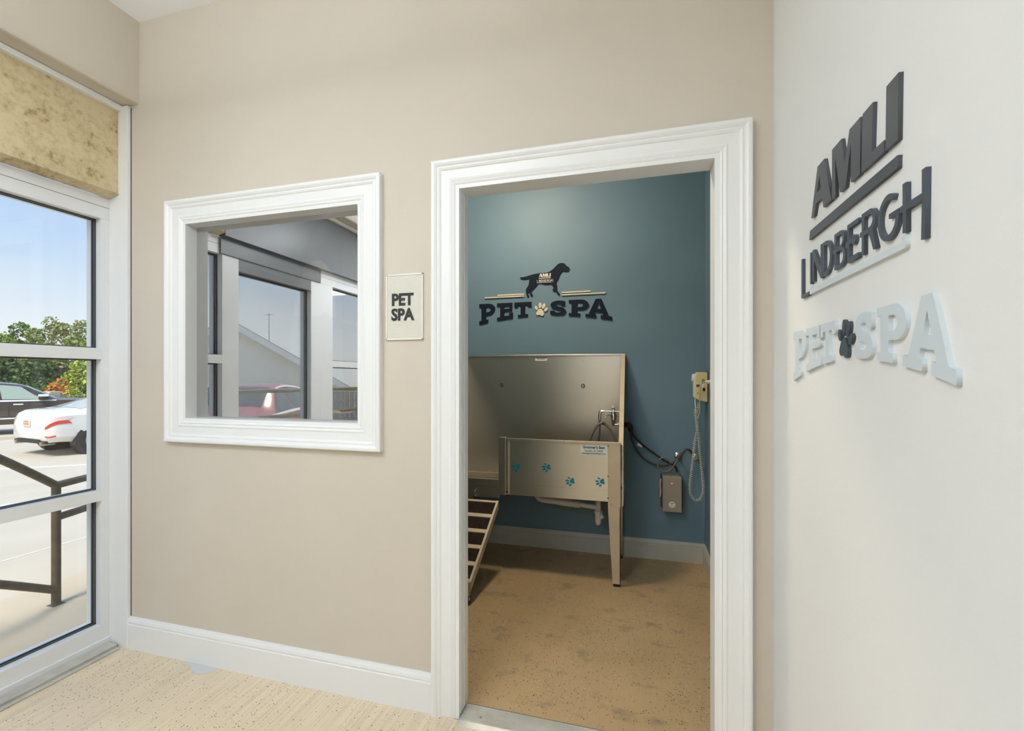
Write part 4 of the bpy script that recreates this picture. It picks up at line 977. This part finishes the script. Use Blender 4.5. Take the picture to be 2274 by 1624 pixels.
car('white_sedan', 'white sedan parked tail toward the glass in the car park', (cpos.x, cpos.y, -.55), ang, SED, M['carwhite'], (M['carglass_w'], M['carglass']), None,
    [(-1.30, -.2, -.85, -.2, M['carglass']), (-.12, 1.0, -.12, .42, M['carglass'])], (-1.80, -.88), (1.12, .52),
    [(-1.58, .33, .90), (1.42, .33, .90)],
    [(-2.43, -2.02, -2.43, -2.10, 3.25, 3.60, M['taillight']), (-2.43, -2.10, -2.43, -1.98, 3.60, 3.93, M['taillight_w'])], sed_extra)

SUV = [(-2.6, .5, .95, .80, 1.35, .60), (-2.55, .40, 1.05, .92, 1.50, .70), (-2.2, .34, 1.08, .98, 1.60, .72), (-1.2, .32, 1.08, 1.0, 1.66, .72), (-.2, .32, 1.08, 1.0, 1.68, .72), (.35, .32, 1.08, 1.0, 1.62, .72), (.85, .32, 1.08, 1.0, 1.36, .76), (1.25, .32, 1.08, 1.0, 1.15, .82), (1.9, .34, 1.05, .98, 1.10, .84), (2.4, .38, .98, .93, 1.04, .78), (2.55, .45, .9, .84, .95, .7)]
def suv_extra(put, patch, S):
    for sg in (1, -1):
        patch(-2.2, 1.2, -2.2, 1.2, 3.93, 4.05, sg, 'belt_chrome', M['housetrim'], .014)
        patch(-1.9, 1.5, -1.9, 1.5, 2.05, 2.2, sg, 'side_moulding', M['housetrim'], .014)
        for x in (-.95, .22):
            patch(x, x + .22, x, x + .22, 3.55, 3.68, sg, 'door_handle', M['housetrim'], .03)
            patch(x - .1, x - .085, x - .1, x - .085, 1.6, 4.9, sg, 'door_seam', M['blackplastic'], .006)
        mir = put(MB().box(.78, 1.02, sg * 1.02 - .12, sg * 1.02 + .12, 1.10, 1.26), 'wing_mirror', M['blackplastic'], bevel=.03)
        put(MB().box(.77, 1.03, sg * 1.02 - .13, sg * 1.02 + .13, 1.20, 1.28), 'mirror_cap', M['housetrim'], mir, bevel=.03)
        patch(-2.0, .3, -2.0, .3, 5.35, 5.55, sg, 'roof_rail', M['housetrim'], .03)
hd_ = math.radians(61); mp_ = at(97, 886, 15.0)
sc_ = Vector((mp_.x - .9 * math.cos(hd_) - 1.02 * math.sin(hd_), mp_.y - .9 * math.sin(hd_) + 1.02 * math.cos(hd_), 0))
car('brown_truck', 'dark brown truck parked sideways behind the white sedan', (sc_.x, sc_.y, -.55), hd_, SUV, M['carbrown'], (M['carglass'], M['carglass_g']), None,
    [(-1.95, -1.15, -1.8, -1.15, M['carglass']), (-1.02, -.16, -1.02, -.2, M['carglass']), (-.02, 1.02, -.10, .38, M['carglass_g'])], (-2.53, -2.3), (1.18, .5),
    [(-1.6, .38, .985), (1.65, .38, .985)],
    [(-2.56, -2.42, -2.56, -2.42, 3.2, 4.0, M['taillight'])], suv_extra)
def red_extra(put, patch, S):
    for sg in (1, -1):
        patch(-1.52, 1.22, -1.52, 1.22, 3.98, 4.07, sg, 'belt_chrome', M['housetrim'], .014)
        patch(-1.55, -1.48, -.95, -.88, 4.07, 4.95, sg, 'pillar_chrome', M['housetrim'], .014)
        patch(-.95, .42, -.95, .42, 4.93, 4.99, sg, 'roof_chrome', M['housetrim'], .014)
        patch(-2.1, -1.9, -2.1, -1.9, 3.55, 3.8, sg, 'fuel_flap', M['carred'], .008)
RDX, RDY = -7.3, -3.9
car('red_sedan', 'red sedan reflected in the interior window', (RDX, RDY, gz(RDX)), math.radians(69), SED, M['carred'], (M['carglass'], M['carglass']), None,
    [(-1.45, -.62, -.92, -.62, M['carglass']), (-.55, .1, -.6, .1, M['carglass']), (.16, 1.05, .16, .45, M['carglass'])], (-1.80, -.88), (1.12, .52),
    [(-1.35, .33, .90), (1.42, .33, .90)],
    [(-2.43, -2.05, -2.43, -2.10, 3.05, 3.45, M['taillight'])], red_extra)

# trees --------------------------------------------------------------------
def tree(name, label, cat, x, y, z0, ztop, wd, tones, n, leaf, blobs=9, group='trees beyond the car park', bare=0):
    rnd = random.Random(hash((round(x * 10), round(y * 10))) & 0xffff)
    root = thing(name, (x, y, z0), label, cat, group)
    m = MB(); h = ztop - z0
    cs = []
    for i in range(blobs):
        a = rnd.uniform(0, 2 * PI); rr = wd * .32 * math.sqrt(rnd.random()); zz = z0 + h * rnd.uniform(.28, .82)
        cs.append((x + rr * math.cos(a), y + rr * math.sin(a), zz, wd * rnd.uniform(.16, .30)))
    cs.append((x, y, ztop - wd * .2, wd * .2))
    for i in range(n):
        c = rnd.choice(cs)
        d_ = Vector((rnd.gauss(0, 1), rnd.gauss(0, 1), rnd.gauss(0, 1))).normalized() * (c[3] * rnd.uniform(.55, 1.05))
        p = Vector((c[0], c[1], c[2])) + d_
        if p.z > ztop: continue
        a = Vector((rnd.gauss(0, 1), rnd.gauss(0, 1), rnd.gauss(0, 1))).normalized(); b_ = a.orthogonal().normalized()
        b_ = Matrix.Rotation(rnd.uniform(0, 6.3), 3, a) @ b_; e = a.cross(b_); s_ = leaf * rnd.uniform(.6, 1.3)
        q = [p + b_ * s_, p + e * s_ * .55, p - b_ * s_, p - e * s_ * .55]
        m.add(q, [(0, 1, 2, 3)], rnd.choices(range(len(tones)), [3, 2, 1][:len(tones)])[0])
    f = m.build('foliage', [GREENS[t_] for t_ in tones], root, fixn=False); f['kind'] = 'stuff'
    tr = MB().tube([(x, y, z0 - .3), (x + .03, y, z0 + h * .35), (x, y + .05, z0 + h * .7)], [wd * .035, wd * .028, wd * .012], 8)
    for i in range(5 + bare):
        c = cs[i % len(cs)]; zs_ = z0 + h * rnd.uniform(.25, .6)
        top = Vector((c[0], c[1], c[2])) + (Vector((rnd.uniform(-1, 1), rnd.uniform(-1, 1), rnd.uniform(.6, 1.6))) * (wd * .22 if bare else 0))
        tr.tube([(x, y, zs_), tuple(Vector((x, y, zs_)).lerp(top, .55) + Vector((0, 0, h * .03))), tuple(top)], [wd * .014, wd * .009, wd * .003], 5)
    tr.build('trunk', M['bark'], root)
    return root
def tree_at(u, vtop, d, wd, tones, name, label, cat='tree', n=2600, leaf=.12, vb=None, bare=0, grp='trees beyond the car park'):
    p = at(u, vtop, d); tree(name, label, cat, p.x, p.y, -.55, p.z, wd, tones, n, leaf, group=grp, bare=bare)
tree_at(-90, 735, 27, 3.4, (1, 2, 0), 'bushy_tree', 'mid green bushy tree at the left edge behind the truck')
tree_at(8, 742, 31.5, 3.0, (1, 2, 3), 'bushy_tree', 'yellow green tree behind the roof of the brown truck')
tree_at(45, 714, 34.5, 3.2, (0, 1, 2), 'pine_tree', 'tall dark green pine rising highest behind the truck')
tree_at(78, 728, 29, 2.6, (2, 1, 5), 'bushy_tree', 'olive tree right of the tall pine')
tree_at(112, 702, 38, 2.6, (5, 2, 1), 'sparse_tree', 'sparse brownish tree with bare twigs against the sky', bare=7, n=1100)
tree_at(138, 716, 32, 2.4, (2, 5, 1), 'bushy_tree', 'olive tree between sparse tree and window frame')
tree_at(180, 710, 35.5, 3.2, (2, 1, 5), 'bushy_tree', 'pale green tree beside the window frame above the sedan')
tree_at(240, 716, 29, 3.6, (1, 2, 5), 'bushy_tree', 'green tree hidden partly by the storefront frame')
tree_at(20, 790, 24, 2.8, (0, 6, 1), 'dark_shrub', 'dark green shrub directly behind the brown truck', 'shrub')
tree_at(80, 800, 22.5, 2.4, (0, 6, 1), 'dark_shrub', 'dark green shrub above the truck windscreen', 'shrub')
tree_at(118, 805, 28.2, 2.4, (6, 0, 5), 'dark_shrub', 'dark olive shrub behind the orange bush', 'shrub')
tree_at(180, 800, 25.2, 2.4, (3, 2, 1), 'yellow_shrub', 'bright yellow green shrub above the white sedan roof', 'shrub')
tree_at(118, 848, 20.2, 1.1, (4, 4, 3), 'orange_bush', 'orange autumn bush behind the white sedan', 'shrub', n=1300, leaf=.07)
tree_at(138, 838, 21.2, .9, (4, 3, 2), 'orange_bush', 'taller orange bush beside the yellow shrub', 'shrub', n=800, leaf=.07)
tree_at(160, 858, 19.6, 1.3, (3, 2, 1), 'yellow_shrub', 'low yellow shrub above the cable fence', 'shrub', n=1300, leaf=.07)
# low fence and pier behind the cars
fp = at(108, 880, 18.5)
pr = thing('concrete_pier', (fp.x, fp.y, -.55), 'beige concrete pier between truck bonnet and sedan', 'pier', rz=YAW)
o = MB().box(-.28, .28, -.2, .2, 0, 1.20).build('shaft', M['kerb']); o.parent = pr
o = MB().box(-.31, .31, -.23, .23, 1.20, 1.27).build('cap', M['kerb'], bevel=.01); o.parent = pr
fn = thing('cable_fence', (fp.x, fp.y, -.55), 'low grey cable fence behind the white sedan', 'fence', rz=YAW)
for i in range(4):
    o = MB().tube([(.6 + i * 1.1, 0, 0), (.6 + i * 1.1, 0, 1.16)], .03, 8).build('post', M['rackm']); o.parent = fn
for i in range(6):
    o = MB().tube([(.28, 0, .3 + i * .16), (4.2, 0, .3 + i * .16)], .012, 6).build('cable', M['rackm']); o.parent = fn

# house and fence that the interior window mirrors -------------------------
HP = Vector((-19.11, -14.25, 0)); HA = HP - 5.69 * Vector((.722, -.692, 0)); HB = HP + 5.69 * Vector((.722, -.692, 0))
ex = (HB - HA).normalized(); ey = Vector((ex.y, -ex.x, 0))      # ey points away from the entry
hw = (HB - HA).length / 2
hs_ = thing('gabled_house', (HP.x, HP.y, -.55), 'cream gabled house with white eaves reflected in the interior window', 'house')
def hp(a, b_, z): q = HP + ex * a + ey * b_; return (q.x, q.y, z)
zr, ze = 4.0, .57
MB().add([hp(-hw + .4, 0, -.6), hp(hw - .4, 0, -.6), hp(hw - .4, 0, ze + .1), hp(0, 0, zr - .15), hp(-hw + .4, 0, ze + .1)] + [hp(-hw + .4, 14, -.6), hp(hw - .4, 14, -.6), hp(hw - .4, 14, ze + .1), hp(0, 14, zr - .15), hp(-hw + .4, 14, ze + .1)],
    [(0, 1, 2, 3, 4), (9, 8, 7, 6, 5), (0, 5, 6, 1), (1, 6, 7, 2), (2, 7, 8, 3), (3, 8, 9, 4), (4, 9, 5, 0)]).build('wall', M['stucco'], hs_)
for sg in (1, -1):
    MB().hexa([hp(0, -.5, zr), hp(sg * hw, -.5, ze), hp(sg * hw, 14.5, ze), hp(0, 14.5, zr), hp(0, -.5, zr + .12), hp(sg * hw, -.5, ze + .12), hp(sg * hw, 14.5, ze + .12), hp(0, 14.5, zr + .12)]).build('roof_slope', M['roof'], hs_)
    MB().hexa([hp(0, -.53, zr - .25), hp(sg * hw, -.53, ze - .25), hp(sg * hw, -.48, ze - .25), hp(0, -.48, zr - .25), hp(0, -.53, zr + .08), hp(sg * hw, -.53, ze + .08), hp(sg * hw, -.48, ze + .08), hp(0, -.48, zr + .08)]).build('barge_board', M['housetrim'], hs_)
MB().tube([hp(1.7, 3, 3.0), hp(1.7, 3, 4.9)], .02, 6).build('antenna_mast', M['rackm'], hs_)
MB().tube([hp(1.5, 3, 4.8), hp(1.9, 3, 4.85)], .015, 6).build('antenna_arm', M['rackm'], hs_)
fw = thing('board_fence', (-9.0, -8.6, -.55), 'grey board fence reflected behind the red sedan', 'fence')
bd = None
fa_, fb_ = Vector((-13.5, -7.4, 0)), Vector((-3.2, -10.2, 0)); nb = 72; fd = (fb_ - fa_).normalized()
bm_ = MB().box(-.068, .068, -.012, .012, -.55, .86)
for i in range(nb):
    p = fa_.lerp(fb_, i / (nb - 1))
    if bd is None:
        bd = bm_.build('board', M['fencewood']); me_ = bd.data; o = bd
    else:
        o = bpy.data.objects.new('board', me_); C.objects.link(o)
    o.location = p; o.rotation_euler = (0, 0, math.atan2(fd.y, fd.x)); adopt(o, fw)
for z in (.0, .55, .87):
    nn = Vector((-fd.y, fd.x, 0)) * .03
    MB().hexa([tuple(q + Vector((0, 0, z + dz))) for dz in (0, .07) for q in (fa_ - nn, fb_ - nn, fb_ + nn, fa_ + nn)]).build('fence_rail', M['fencewood'], fw)
for i, (x, y, zt, wd) in enumerate(((-9.3, -13.5, 1.9, 2.6), (-6.0, -14.5, 2.2, 3.0), (-15, -38, 3.6, 8), (-24, -42, 4.0, 8), (-4, -36, 3.4, 8))):
    tree('background_tree', ['grey green shrub behind the board fence nearest the gabled house', 'grey green shrub behind the board fence farther from the house', 'distant tree behind the gabled house', 'distant tree left of the gabled house roof', 'distant tree farthest along the fence'][i], 'tree', x, y, -.55, zt, wd, (1, 0, 5), 1500, .16 if wd < 5 else .4, group='trees behind the entry')
